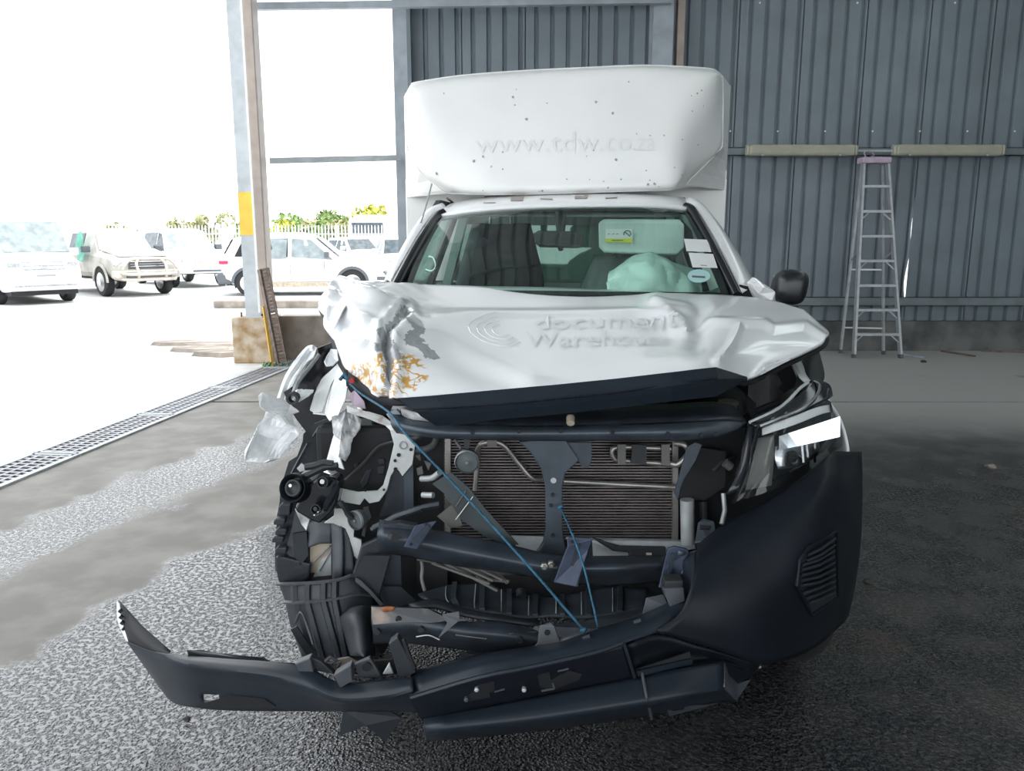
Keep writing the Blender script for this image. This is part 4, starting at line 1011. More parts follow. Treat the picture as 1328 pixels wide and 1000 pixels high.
# windscreen papers
def ws_label(name, pts, m): return plate(name, [on(WP, x, y, .006) for x, y in pts], m, wsc, .001)
l1 = ws_label('paper_label', [(886.5,311.5),(917.5,312.5),(922,329),(890,328)], 'paper'); ws_label('label_line', [(894,323.5),(910,324.3),(910.3,325.8),(894.3,325)], 'ink_grey')
l2 = ws_label('paper_label', [(892.5,330),(924,331.5),(930,349.5),(898,349)], 'paper'); ws_label('label_line', [(908,345.5),(916,346),(916.5,347.2),(908.5,346.8)], 'ink_grey')
ws_label('round_label', [(906+14.5*math.cos(a), 360+8.5*math.sin(a)) for a in np.linspace(0, 2*math.pi, 24, endpoint=False)], 'label_mint'); ws_label('label_line', [(897,359.5),(914,360.5),(914,363),(897,362)], 'cladding')

# ---- mirror on the sound side -----------------------------------------
MG = [[(1005,350,3.48),(1014,347,3.45),(1034,351,3.45),(1045,356,3.5)], [(997,364,3.46),(1012,362,3.36),(1036,364,3.36),(1047,368,3.48)], [(995,380,3.46),(1010,380,3.36),(1034,384,3.36),(1045,384,3.48)], [(1003,390,3.5),(1014,394,3.46),(1028,398,3.46),(1036,396,3.52)]]
bm_ = bmesh.new(); bmesh.ops.create_icosphere(bm_, subdivisions=4, radius=1.0); mc = U(1022, 372, 3.52); vv = []
for q in bm_.verts:
    x, y, z = [math.copysign(abs(t)**.62, t) for t in q.co]
    if y > 0: y *= .35                       # flat glass side faces the door
    taper = 1 - .18*max(0, -x)*(1 if True else 0); dz = -.10*x
    vv.append(mc + np.array([x*.074 + .012*z, y*.085, (z*taper + dz)*.078]))
ff = [[k.index for k in q.verts] for q in bm_.faces]; bm_.free()
mir = mk('door_mirror', vv, ff, 'mirror_black', T, smooth=True)
MB().box((mc[0]-.058, mc[1]+.025, mc[2]-.05), (mc[0]+.058, mc[1]+.034, mc[2]+.05)).build('mirror_glass', 'silver', mir, bevel=.004)
plate('mirror_base', UP([(972,362,3.5),(979,366,3.48),(987,377,3.46),(1004,384,3.46),(1006,394,3.5),(975,392,3.55)]), 'white_paint', T, .05, .01)
plate('mirror_sail', UP([(958,370,3.5),(968,372,3.5),(976,391,3.5),(956,390,3.48)]), 'black_plastic', T, .03)


# ---- canopy -------------------------------------------------------------
CAN = [[(533,111,4.66),(540,107,4.63),(600,98,4.58),(680,92,4.55),(760,88,4.53),(835,85,4.53),(905,88,4.56),(927,91,4.60),(936,98,4.70)],
       [(528,120,4.64),(537,115,4.50),(600,106,4.46),(680,100,4.44),(760,96,4.43),(835,93,4.43),(905,97,4.45),(929,101,4.50),(937,107,4.68)],
       [(527,150,4.62),(537,148,4.44),(600,142,4.40),(680,138,4.38),(760,136,4.37),(830,134,4.38),(890,140,4.40),(922,142,4.50),(937,145,4.68)],
       [(529,192,4.60),(542,194,4.42),(600,192,4.36),(680,190,4.34),(760,189,4.33),(830,188,4.34),(879,188,4.36),(908,190,4.50),(936,190,4.68)],
       [(545,222,4.58),(560,226,4.42),(610,228,4.34),(690,228,4.32),(760,228,4.31),(825,227,4.32),(878,226,4.35),(893,222,4.46),(914,214,4.62)],
       [(572,246,4.52),(588,245,4.38),(630,246,4.33),(700,245,4.31),(765,243,4.30),(825,241,4.31),(872,240,4.34),(880,240,4.42),(893,234,4.54)],
       [(580,250,4.52),(600,251,4.42),(640,252,4.36),(705,251,4.34),(770,249,4.33),(828,247,4.34),(868,246,4.38),(880,244,4.46),(890,240,4.54)]]
CPt = Patch([UP(r) for r in CAN])
can = MB(); v, f = CPt.mesh(5)
canf = mk('canopy_front', v, f, 'white_fibre', T, smooth=True, solid=.012, offset=-1, autos=25)
top_edge = UP(CAN[0]); back = [K(w, 7.0, z) for w, z in zip(np.linspace(-.97, .97, 9), (2.36, 2.41, 2.44, 2.45, 2.46, 2.45, 2.44, 2.41, 2.36))]
patch('canopy_top', [top_edge, [(p*.8+q*.2)+np.array([0, 0, .01]) for p, q in zip(top_edge, back)], back], 'white_fibre', T, 4, .01)
for s, col in ((-1, 0), (1, 8)):
    fe = [UP(CAN[r])[col] for r in range(7)]
    inn = [K(s*.985, 5.02, p[2]) for p in fe]; bk = [K(s*.985, 7.0, p[2]) for p in fe]; bk[0] = back[0 if s < 0 else 8]; 
    patch('canopy_side', [fe, inn, bk], 'white_fibre', T, 2, .012, linear=True, smooth=False)
    patch('canopy_lower_side', [[K(s*.985, Y, 1.9) for Y in (5.02, 7.0)], [K(s*.985, Y, .72) for Y in (5.02, 7.0)]], 'white_fibre', T, 1, .02, linear=True)
patch('canopy_underside', [UP(CAN[6]), [K(w, 5.02, 1.86) for w in np.linspace(-.98, .98, 9)]], 'white_fibre', T, 2, .01, linear=True)
b = MB(); b.box(tuple(K(-.985, 5.0, 1.28)+np.array([0, 0, 0])), tuple(K(.985, 5.03, 1.95))); b.build('canopy_bulkhead', 'white_fibre', T)
MB().box(tuple(K(-.95, 5.0, .6)), tuple(K(.95, 7.0, .74))).build('load_bed', 'white_paint', T); MB().box(tuple(K(-.95, 6.98, .6)), tuple(K(.95, 7.02, 2.35))).build('canopy_rear', 'white_fibre', T)
gt = ghost('decal_ghost', 'www.tdw.co.za', CPt, 2.22, 5.35, 3.16, 2.62, 'white_ghost', .004)
sp = MB()
for k in range(46):
    r_ = random.uniform(1.2, 5.4); c_ = random.uniform(1.2, 7.0); p = CPt.at(r_, c_); n = CPt.normal(r_, c_); s_ = random.choice([.004, .005, .006, .009])
    a = np.cross(n, (0, 0, 1)); a /= np.linalg.norm(a); e = np.cross(n, a); q = p+n*.0025
    sp.add([q+(a*math.cos(t)+e*math.sin(t))*s_*random.uniform(.6, 1.1) for t in np.linspace(0, 2*math.pi, 6, endpoint=False)], [(0,1,2,3,4,5)])
sp.build('dirt_specks', 'brown_grey', canf)['kind'] = 'stuff'

# ---- chassis, wheels, engine bay --------------------------------------
for s in (-1, 1): MB().box(tuple(K(s*.45-.06, 2.35, .38)), tuple(K(s*.45-.06, 2.35, .38)+np.array([.12+.3, 4.6, .14]))).build('frame_rail', 'dark_void', T) if False else MB().bar(K(s*.42, 2.4, .48), K(s*.5, 6.9, .5), .1, .14).build('frame_rail', 'dark_void', T)
MB().box(tuple(K(-.80, 3.36, .4)), tuple(K(.80, 3.42, 1.14))).build('firewall', 'dark_void', T)
MB().box(tuple(K(-.34, 2.62, .42)), tuple(K(.34, 3.3, .98))).build('engine_block', 'dark_void', T, bevel=.03)
MB().box(tuple(K(-.8, 2.46, .36)), tuple(K(.8, 2.60, .95))).build('radiator_cowl', 'dark_void', T, bevel=.02)
for s in (-1, 1):
    wheel(T, K(s*.78, 2.78, .375), .375, .25, 'front_wheel', axis=(1, .0667*0, 0) if s < 0 else (-1, 0, 0), rim='silver', n=40)
    wheel(T, K(s*.78, 5.95, .375), .375, .25, 'rear_wheel', axis=(1, 0, 0) if s < 0 else (-1, 0, 0), rim='silver', n=40)
    MB().bar(K(-.7, 2.78, .37), K(.7, 2.78, .37), .09, .09).build('axle', 'dark_void', T) if s > 0 else None
    patch('inner_wing', [[K(s*.62, Y, z) for Y in (2.5, 2.9, 3.36)] for z in (1.02, .8, .5)], 'dark_void', T, 2, .01)
# sound-side fender
FE = [[K(.80, 2.62, 1.085), K(.82, 2.85, 1.13), K(.845, 3.1, 1.16), K(.86, 3.5, 1.18)],
      [K(.895, 2.52, .985), K(.91, 2.8, 1.04), K(.92, 3.1, 1.07), K(.92, 3.5, 1.09)],
      [K(.915, 2.43, .86), K(.945, 2.76, .93), K(.945, 3.1, .92), K(.935, 3.5, .90)],
      [K(.90, 2.40, .74), K(.965, 2.76, .82), K(.955, 3.1, .72), K(.93, 3.5, .60)],
      [K(.90, 2.40, .66), K(.96, 2.76, .80), K(.95, 3.14, .64), K(.88, 3.5, .42)]]
FPt = Patch(FE); v, f = FPt.mesh(5); mk('fender', v, f, 'white_paint', T, smooth=True, solid=.01)
patch('fender_inner', [[U(1036,474,2.9), U(1050,462,2.95), U(1062,458,3.0)], [U(1034,490,2.7), U(1052,480,2.75), U(1068,485,2.8)], [U(1030,505,2.6), U(1048,500,2.62), U(1066,500,2.65)]], 'dash', T, 3, .01)

# ---- right headlamp ------------------------------------------------------
LN = [[(980,551,2.22),(1010,538,2.24),(1040,527,2.29),(1070,520,2.37),(1085,528,2.43)],
      [(974,580,2.19),(1008,572,2.20),(1042,562,2.25),(1074,554,2.34),(1091,556,2.42)],
      [(966,618,2.16),(1004,606,2.17),(1040,594,2.23),(1073,582,2.32),(1092,578,2.41)],
      [(950,652,2.13),(998,637,2.15),(1030,622,2.20),(1058,605,2.28),(1080,588,2.37)]]
LP = Patch([UP(r) for r in LN])
HL = patch('headlamp_housing', [[p+np.array([0, .07, 0]) for p in UP(r)] for r in LN], 'black_gloss', T, 3, .02)
v, f = LP.mesh(4); mk('lens', v, f, 'lens_clear', HL, smooth=True)
def inlamp(x, y, dy=.035): return on(LP, x, y, 0) + np.array([0, dy, 0])
ex = [1010, 1022, 1034, 1046, 1058, 1070, 1080, 1089]
for xa, xb in zip(ex[:-1], ex[1:]):
    ta, tb = [566 - (x-1010)*.33 for x in (xa, xb)]; ba, bb = [584 - (x-1010)*.22 for x in (xa, xb)]
    Yc = (on(LP, (xa+xb)/2, (ta+bb)/2, 0)[1]) + .018
    q = [U(xa, ta, Yc+.006), U(xb, tb, Yc+.010), U(xb, bb, Yc-.002), U(xa, ba, Yc-.006)]
    mk('reflector_facet', q, [(0,1,2,3)], 'chrome', HL, solid=.003)
patch('daylight_bar', [[inlamp(x, y, .01) for x, y in r] for r in ([(990,556),(1030,541),(1060,530),(1075,527)], [(990,566),(1032,552),(1062,540),(1076,536)])], 'white_car', HL, 4, .006)
patch('inner_bezel', [[inlamp(x, y, .03) for x, y in r] for r in ([(987,572),(1008,567)], [(980,600),(1008,588)], [(970,640),(1004,634)])], 'dull_plastic', HL, 3, .004)
patch('projector_surround', [[inlamp(x, y, .035) for x, y in r] for r in ([(1010,583),(1066,575)], [(1010,600),(1064,594)], [(1014,613),(1040,610)])], 'silver', HL, 3, .004)
pc = inlamp(1033, 598, .02); MB().lathe([(.019, -.012), (.019, .02), (.015, -.012), (.012, .012), (.0, .016)], pc, (0, 1, .2), 20, False).build('projector', 'black_gloss', HL, smooth=True)
for x in (1042, 1048, 1058): strip('reflector_rib', [inlamp(x, 576, .02), inlamp(x+2, 602, .02)], .006, 'chrome', HL, .004)
plate('headlamp_bezel', [inlamp(x, y, -.006) for x, y in [(969,549),(981,552),(976,580),(966,620),(952,650),(936,668),(932,668),(945,640),(958,600)]], 'black_gloss', HL, .03, .006)
BR = [[(972,549,2.24),(1005,535,2.28),(1030,516,2.36),(1046,498,2.44),(1056,494,2.5)],
      [(978,553,2.22),(1012,540,2.25),(1040,528,2.31),(1062,514,2.39),(1074,500,2.48)],
      [(984,556,2.21),(1014,544,2.24),(1044,532,2.3),(1070,520,2.37),(1078,515,2.44)]]
patch('headlamp_brow', [UP(r) for r in BR], 'black_gloss', HL, 4, .012)
tube('brow_line', spl(UP([(985,553,2.20),(1015,541,2.23),(1040,530,2.28),(1058,514,2.36),(1063,500,2.42),(1056,495,2.46)]), 4), .005, 'silver', HL, 6)
tube('brow_edge', spl(UP([(972,548,2.235),(1004,533,2.27),(1022,520,2.33),(1036,505,2.38),(1048,496,2.42)]), 4), .005, 'grey_alu', HL, 6)

# ---- right-hand bumper ----------------------------------------------------
BP = [[(905,708,2.11),(935,684,2.12),(975,661,2.14),(1020,634,2.17),(1055,608,2.22),(1078,588,2.29),(1099,586,2.38),(1116,586,2.48)],
      [(902,730,2.02),(936,714,2.025),(980,695,2.045),(1030,672,2.075),(1066,648,2.12),(1090,630,2.21),(1106,630,2.34),(1117,632,2.47)],
      [(895,764,1.95),(940,760,1.96),(990,752,1.985),(1036,738,2.025),(1072,722,2.10),(1094,708,2.21),(1108,704,2.33),(1115,700,2.43)],
      [(880,797,1.92),(936,805,1.93),(990,806,1.965),(1036,798,2.04),(1071,785,2.14),(1091,772,2.25),(1102,765,2.33),(1108,757,2.42)],
      [(850,818,1.91),(930,842,1.925),(985,860,1.96),(1030,852,2.04),(1063,834,2.15),(1084,815,2.26),(1094,806,2.33),(1099,798,2.40)]]
BPt = Patch([UP(r) for r in BP]); v, f = BPt.mesh(6)
bum = mk('bumper', v, f, 'black_plastic', T, smooth=True, solid=.008, autos=50)
fog = [(1028,757),(1033,725),(1044,709),(1077,690),(1080,772),(1047,795)]
plate('fog_recess_shade', [on(BPt, x, y, .006) for x, y in fog], 'dark_void', bum, .006)  # dark plate on the skin, recess shade given by colour
rim = [on(BPt, x, y, .012) for x, y in fog]; tube('fog_rim', rim+[rim[0]], .004, 'black_plastic', bum, 6)
for k in range(10):
    t = (k+.5)/10; yl = 716+t*62; xl = 1033 + (5 if k < 2 else 0) - 4*t + max(0, t-.7)*40; yr = 694+t*74
    strip('fog_slat', [on(BPt, xl+4, yl+ (0 if t < .7 else 4), .011), on(BPt, (xl+1078)/2, (yl+yr)/2+2, .014), on(BPt, 1076, yr, .012)], .007, 'liner', bum, .006)
# central fascia
LEDGE = [[(535,872,2.0),(624,850,2.0),(692,839,2.0),(726,833,2.0),(762,821,2.0),(806,808,2.0),(845,793,2.02),(885,770,2.05)],
         [(532,888,1.92),(622,862,1.90),(690,849,1.90),(726,842,1.90),(765,832,1.90),(808,819,1.91),(848,803,1.94),(892,780,1.99)],
         [(531,903,1.88),(620,877,1.86),(690,863,1.86),(726,855,1.86),(770,845,1.86),(812,833,1.87),(852,820,1.91),(896,797,1.96)]]
patch('bumper_ledge', [UP(r) for r in LEDGE], 'black_trim', bum, 5, .008)
tube('ledge_crease', spl(UP([(533,905,1.868),(620,879,1.85),(690,865,1.85),(770,847,1.85),(808,834,1.858)]), 3), .006, 'black_trim', bum, 6)
PLT = [[(531,903,1.88),(620,877,1.86),(690,863,1.86),(770,845,1.86),(810,834,1.865)], [(538,918,1.88),(622,895,1.87),(692,882,1.87),(774,865,1.87),(817,856,1.87)], [(548,934,1.90),(624,918,1.89),(694,905,1.89),(778,889,1.89),(823,879,1.885)]]
PP = Patch([UP(r) for r in PLT]); v, f = PP.mesh(4); mk('plate_panel', v, f, 'black_plastic', bum, smooth=True, solid=.008)
strip('panel_edge', UP([(809,834,1.858),(816,856,1.862),(823,879,1.875)]), .008, 'black_trim', bum, .006)
for pts, m in [([(616,888),(640,882),(641,895),(634,896),(636,902),(605,908),(602,904),(612,896)], 'dark_void'), ([(697,874),(712,869),(714,880),(735,868),(752,872),(748,880),(716,892),(700,888)], 'dark_void')]:
    plate('plate_slot', [on(PP, x, y, .006) for x, y in pts], m, bum, .003)
for x, y in ((618,891), (604,904), (680,891)): MB().lathe([(.006, 0), (.006, -.012), (.003, -.014)], on(PP, x, y, .004), (0, 1, 0), 8).build('screw', 'grey_alu' if y < 900 else 'liner_light', bum)
strip('clip_edge', [on(PP, 702, 893, .008), on(PP, 718, 890, .008), on(PP, 716, 883, .008)], .005, 'liner_light', bum, .003); strip('clip_edge', [on(PP, 640, 895, .008), on(PP, 654, 891, .008)], .004, 'liner_light', bum, .003)
strip('clip_edge', [on(PP, 722, 868, .008), on(PP, 735, 865, .008)], .004, 'liner_light', bum, .003)
LIP = [[(548,932,1.90),(690,906,1.885),(822,880,1.885),(880,868,1.9),(938,858,1.93)], [(551,942,1.86),(690,928,1.84),(832,906,1.84),(890,896,1.86),(938,890,1.90)], [(552,952,1.86),(690,938,1.85),(838,916,1.85),(895,904,1.87),(938,893,1.905)], [(553,960,1.92),(690,947,1.92),(845,926,1.92),(905,914,1.94),(952,907,1.97)]]
patch('bumper_lip', [UP(r) for r in LIP], 'black_trim', bum, 5, .008)
tube('lip_split', UP([(832,870,1.885),(839,905,1.832),(845,932,1.88)]), .004, 'liner_light', bum, 6)
patch('lower_fascia', [UP([(812,836,1.90),(852,822,1.94),(900,836,1.95),(935,846,1.96),(985,862,1.99)]), UP([(818,858,1.91),(856,848,1.95),(900,852,1.96),(937,854,1.97),(980,868,2.0)]), UP([(823,882,1.90),(862,874,1.92),(900,866,1.94),(938,860,1.95),(972,872,2.0)])], 'black_plastic', bum, 3, .008)
plate('lower_slot', UP([(824,868,1.885),(894,845,1.93),(896,853,1.93),(828,873,1.885)]), 'dark_void', bum, .004); strip('slot_shelf', UP([(826,873,1.88),(897,857,1.925)]), .016, 'black_trim', bum, .01)
plate('chin_facet', UP([(938,860,1.93),(938,891,1.895),(954,908,1.97),(972,881,2.05),(955,886,1.99),(944,874,1.97)]), 'liner_light', bum, .008)
plate('chin_side', UP([(938,860,1.94),(957,861,2.0),(985,864,2.06),(968,880,2.06),(955,886,1.99),(944,874,1.96)]), 'black_plastic', bum, .008)
tube('chin_edge', UP([(957,861,1.99),(986,865,2.04)]), .004, 'grey_alu', bum, 6)
plate('lip_reflection_strip', UP([(864,919,1.89),(920,904,1.91),(932,911,1.96),(868,928,1.95)]), 'liner_light', bum, .004)  # paler tone on the lip underside stands for the ground's reflection
# mounting tabs on ledge
plate('mount_tab', UP([(692,838,2.0),(697,834,2.0),(700,811,2.01),(715,808,2.01),(719,812,2.0),(727,832,1.99),(726,834,1.99)]), 'liner_light', bum, .008, .002)
MB().lathe([(.008, 0), (.008, -.004)], U(709.5, 820, 1.998), (0, 1, 0), 10).build('tab_hole', 'dark_void', bum)
patch('upper_flange', [UP([(723,828,2.0),(757,820,2.0),(792,812,2.0)]), UP([(726,835,1.985),(760,827,1.985),(793,818,1.985)])], 'liner_light', bum, 2, .006)
plate('corner_flange', UP([(793,811,2.02),(812,805,2.02),(833,797,2.02),(838,775,2.03),(860,771,2.04),(868,788,2.02),(836,800,2.0),(812,815,1.99),(793,814,2.0)]), 'liner_light', bum, .008, .002)
MB().box((0, 0, 0), (.05, .05, .05), Matrix.Identity(3), U(862, 776, 2.0)).build('sensor_block', 'dash', bum, bevel=.004)
plate('sensor_face', UP([(859,762,1.995),(886,761,1.995),(888,778,1.99),(868,786,1.99)]), 'liner_light', bum, .02, .003)
patch('corner_post', [UP([(886,728,2.1),(888,760,2.06),(880,792,2.01)]), UP([(898,718,2.07),(897,762,2.01),(886,797,1.97)]), UP([(906,712,2.09),(904,740,2.05),(896,790,1.97)])], 'black_trim', bum, 4, .008)
plate('corner_bracket', UP([(885,721,2.12),(902,714,2.12),(904,728,2.1),(892,730,2.1),(888,745,2.09),(882,745,2.1)]), 'liner_light', bum, .02, .003)
for x, y in ((632, 868), (760, 827), (826, 806), (577, 881)): strip('ledge_clip', UP([(x-4, y+1, 1.925), (x+5, y-2, 1.92)]), .007, 'liner_light', bum, .005)
# hanging left-hand section
LB = [[(165,831,2.38),(195,842,2.26),(224,849,2.16),(285,855,2.10),(345,859,2.06),(395,864,2.03),(440,886,1.98),(500,882,1.95),(536,880,1.94)],
      [(176,846,2.36),(205,860,2.22),(240,863,2.10),(290,869,2.05),(345,875,2.01),(395,887,1.97),(440,905,1.92),(500,902,1.89),(536,893,1.88)],
      [(186,860,2.37),(212,884,2.26),(245,888,2.14),(290,891,2.09),(345,894,2.04),(395,902,1.99),(440,912,1.95),(500,911,1.92),(538,906,1.90)],
      [(196,874,2.38),(223,908,2.29),(250,916,2.18),(290,920,2.12),(345,921,2.07),(395,921,2.03),(440,921,2.0),(500,921,1.96),(541,922,1.93)]]
LPt = Patch([UP(r) for r in LB])
v, f = LPt.mesh(6, skip=lambda r, c: 2.3 < r < 2.68 and 2.40 < c < 2.92, kc=10)
mk('bumper_end', v, f, 'black_trim', bum, smooth=True, solid=.008, autos=35)
patch('bumper_end_inner', [UP([(153,779,2.46),(185,812,2.34),(221,846,2.22)]), UP([(157,803,2.44),(182,826,2.30),(219,848,2.19)]), UP([(165,831,2.38),(193,842,2.26),(224,850,2.16)])], 'dark_void', bum, 4, .008)
patch('end_flange', [UP([(152,779,2.45),(153,805,2.43),(164,832,2.37)]), UP([(157,785,2.44),(160,806,2.42),(170,833,2.36)])], 'number_plate', bum, 3, .004)
for t in (.15, .33, .5, .68, .85): MB().lathe([(.008, 0), (.008, -.008)], U(156+10*t*t+1, 785+44*t, 2.405), (0, 1, 0), 4).build('flange_slot', 'dark_void', bum)
plate('lamp_opening', [on(LPt, x, y, .006) for x, y in [(292,903),(300,900),(345,905),(358,914),(300,917),(255,913)]], 'dark_void', bum, .003)  # dark plate laid on the skin for the shade inside the opening
plate('top_fin', UP([(243,843,2.15),(262,844,2.15),(282,848,2.14),(340,852,2.10),(352,859,2.09),(290,857,2.12),(246,851,2.15)]), 'liner', bum, .006)
plate('hanging_shard', UP([(446,920,2.02),(440,954,2.06),(475,940,2.0),(500,962,2.02),(520,930,1.98),(500,918,1.98)]), 'liner', bum, .006); plate('hanging_shard', UP([(553,925,1.98),(548,955,1.97),(560,960,1.97),(570,940,1.98)]), 'liner', bum, .006)
for x0, pts, d, m, th in [(C_, [(220,690),(320,648),(342,740),(272,780)], 2.02, 'liner_light', .03), (C_, [(320,648),(390,680),(475,760),(342,740)], 2.03, 'liner', .02), (C_, [(470,760),(585,690),(592,800),(512,846)], 1.97, 'liner_light', .03),
        (C_, [(600,700),(700,655),(780,785),(632,792)], 2.0, 'liner_light', .015), (C_, [(380,690),(560,660),(620,690),(470,745)], 2.08, 'concrete_wall', .01), (C_, [(705,680),(850,665),(880,770),(790,775)], 2.06, 'dark_void', .01),
        (C_, [(780,772),(825,693),(855,770)], 2.0, 'grey_alu', .006), (C_, [(825,555),(882,512),(1002,742),(930,780),(885,765)], 1.97, 'liner', .03), (C_, [(905,545),(925,540),(1000,735),(975,745)], 1.955, 'dark_void', .01)]:
    cpl('bumper_bracket', x0[0], x0[1], pts, d, m, th, .003, bum)
MB().lathe([(.013, 0), (.013, -.006)], U(340+680/5, 720+720/5, 1.99), (0, 1, 0), 12).build('bracket_hole', 'dark_void', bum)
for q in ([(410,690),(440,660),(480,680),(450,700),(420,690)], [(470,700),(510,690),(490,720)]): tube('spring_clip', crop(C_[0], C_[1], [(x, y, 2.03) for x, y in q]), .006, 'ink', bum, 5)
# ---- radiator pack ---------------------------------------------------------
RX0, RX1, RY0, RY1, RD = 576, 876, 560, 702, 2.42
plate('condenser_back', UP([(RX0, RY0, RD+.03), (RX1, RY0, RD+.03), (RX1, RY1, RD+.03), (RX0, RY1, RD+.03)]), 'fin_back', T, .02)
fb = MB(); NF = 36
for k in range(NF):
    y = RY0+6 + (RY1-RY0-8)*(k+.5)/NF; fb.bar(U(RX0, y, RD), U(RX1, y, RD), .012, .0042, (0, 0, 1))
o = fb.build('condenser_fins', 'fin_metal', T); o['kind'] = 'stuff'
for x in (RX0+5, RX1-1): MB().bar(U(x, RY0, RD-.01), U(x, RY1, RD-.01), .018, .02, (0, 1, 0)).build('condenser_tank', 'pipe_alu', T)
tube('receiver', UP([(891,648,2.36),(892,705,2.36)]), .022, 'grey_alu', T, 16); tube('hose', spl(UP([(876,575,2.36),(888,577,2.34),(893,588,2.34),(880,602,2.35),(870,601,2.36)]), 4), .010, 'pipe_alu', T)
tube('coolant_pipe', spl(UP([(616,636,2.38),(619,600,2.38),(620,582,2.37),(630,574,2.36),(651,576,2.36),(672,600,2.37),(690,620,2.37),(703,622,2.38)]), 5), .009, 'pipe_alu', T)
tube('coolant_pipe', UP([(731,624,2.38),(800,628,2.38),(878,632,2.38)]), .009, 'pipe_alu', T)
tube('coolant_pipe', spl(UP([(870,582,2.37),(806,580,2.37),(794,585,2.37),(797,595,2.37),(808,597,2.37),(868,602,2.37)]), 5), .009, 'pipe_alu', T)
for x in (806, 863): MB().bar(U(x, 576, 2.352), U(x, 602, 2.352), .025, .012, (0, 1, 0)).build('pipe_bracket', 'dull_plastic', T)
plate('pipe_shield', UP([(820,576,2.355),(838,577,2.355),(838,602,2.355),(818,600,2.355)]), 'dash', T, .012)
MB().bar(U(638, 566, 2.355), U(638, 578, 2.355), .03, .012, (0, 1, 0)).build('pipe_bracket', 'dull_plastic', T)
def horn(c, r, ax, name='horn'):
    h = MB().lathe([(r*.3, .05), (r*.75, .03), (r, .01), (r, -.006), (r*.93, -.012), (r*.88, -.006), (r*.3, -.008), (.0, -.010)], c, ax, 28, False).build(name, 'horn', T, smooth=True, autos=30)
    MB().lathe([(r*1.0, -.002), (r*1.05, -.008), (r*.98, -.014)], c, ax, 28, False).build('horn_rim', 'grey_alu', h, smooth=True); MB().lathe([(r*.16, -.006), (r*.14, -.014), (0.0, -.014)], c, ax, 12, False).build('horn_boss', 'pipe_alu', h)
horn(U(605.5, 598, 2.31), .036, (0, 1, .1)); plate('horn_bracket', UP([(601,566,2.36),(610,566,2.36),(608,586,2.33),(603,586,2.33)]), 'horn', T, .005); tube('horn_arm', UP([(590,570,2.36),(598,582,2.34)]), .005, 'horn', T, 6)
# centre support
plate('centre_support', crop(540, 540, [(440,105),(520,95),(640,95),(700,185),(640,240),(628,300),(628,480),(645,590),(512,592),(545,540),(556,480),(554,300),(535,220),(490,150)], 2.30, 3.32), 'rail_steel', T, .03, .004)
cs = plate('support_gusset', crop(540, 540, [(640,110),(755,110),(755,185),(740,220),(710,215),(690,180)], 2.31, 3.32), 'rail_steel', T, .008, .002)
for x, y in ((590,275),(587,338),(580,383),(588,512)): MB().lathe([(.009 if y < 300 else .006, 0), (.009 if y < 300 else .006, -.004)], U(540+x/3.32, 540+y/3.32, 2.283), (0, 1, 0), 10).build('support_hole', 'grey_alu' if y < 300 else 'dark_void', T)
# upper tie rail
UR = [[(505,538,2.33),(560,549,2.27),(640,553,2.25),(720,554,2.24),(800,552,2.24),(880,549,2.25),(940,545,2.30),(968,549,2.34)],
      [(508,550,2.29),(560,560,2.23),(640,562,2.21),(720,562,2.20),(800,561,2.20),(880,560,2.21),(935,560,2.26),(962,553,2.31)],
      [(515,560,2.32),(560,566,2.26),(640,569,2.24),(720,570,2.23),(800,570,2.23),(880,570,2.24),(920,567,2.28),(955,556,2.33)]]
URP = Patch([UP(r) for r in UR]); v, f = URP.mesh(4); mk('upper_rail', v, f, 'rail_steel', T, smooth=True, solid=.01)
for x in (614, 673, 727, 794, 864, 905, 925): MB().lathe([(.006, 0), (.006, -.004)], on(URP, x, 561, .006), (0, 1, 0), 10).build('rail_hole', 'dark_void', T)
patch('rail_top', [[p+np.array([0, .16, .02]) for p in UP(UR[0])], UP(UR[0])], 'beam_steel', T, 3, .008)
plate('side_plate', crop(540, 540, [(1165,130),(1200,112),(1228,122),(1200,190),(1150,270),(1135,310),(1125,362),(1108,330),(1130,260)], 2.32, 3.32), 'rail_steel', T, .006)
plate('side_cover', crop(540, 540, [(1200,130),(1330,150),(1328,300),(1240,360),(1130,350),(1140,290)], 2.40, 3.32), 'dark_void', T, .01)
# lower tank strips, white
plate('lower_tank', UP([(660,694,2.40),(706,696,2.40),(704,716,2.38),(672,712,2.38)]), 'grey_alu', T, .02, .004)
plate('lower_tank', UP([(733,698,2.41),(880,702,2.41),(902,703,2.39),(902,712,2.38),(815,724,2.37),(768,724,2.36),(764,702,2.39)]), 'grey_alu', T, .012, .003)
plate('duct_cover', UP([(768,697,2.36),(778,700,2.36),(804,708,2.36),(862,709,2.36),(864,724,2.34),(816,724,2.34),(815,716,2.35),(795,714,2.35)]), 'dash', T, .02, .003); MB().bar(U(838, 718.5, 2.325), U(845, 718.5, 2.325), .006, .006).build('slot_light', 'number_plate', T)
# air guide flap hanging askew
plate('air_guide', crop(540, 540, [(70,290),(150,240),(225,305),(300,400),(440,552),(400,552),(300,520),(190,440),(165,400),(120,330)], 2.27, 3.32), 'flap', T, .008)
plate('air_guide', crop(540, 540, [(90,430),(165,370),(200,470),(150,480)], 2.30, 3.32), 'dull_plastic', T, .006)
tube('guide_rib', crop(540, 540, [(170,445,2.255),(245,345,2.255)], None, 3.32), .002, 'pipe_alu', T, 5)
tube('guide_rib', crop(540, 540, [(170,390,2.255),(215,320,2.255)], None, 3.32), .003, 'flap', T, 5)
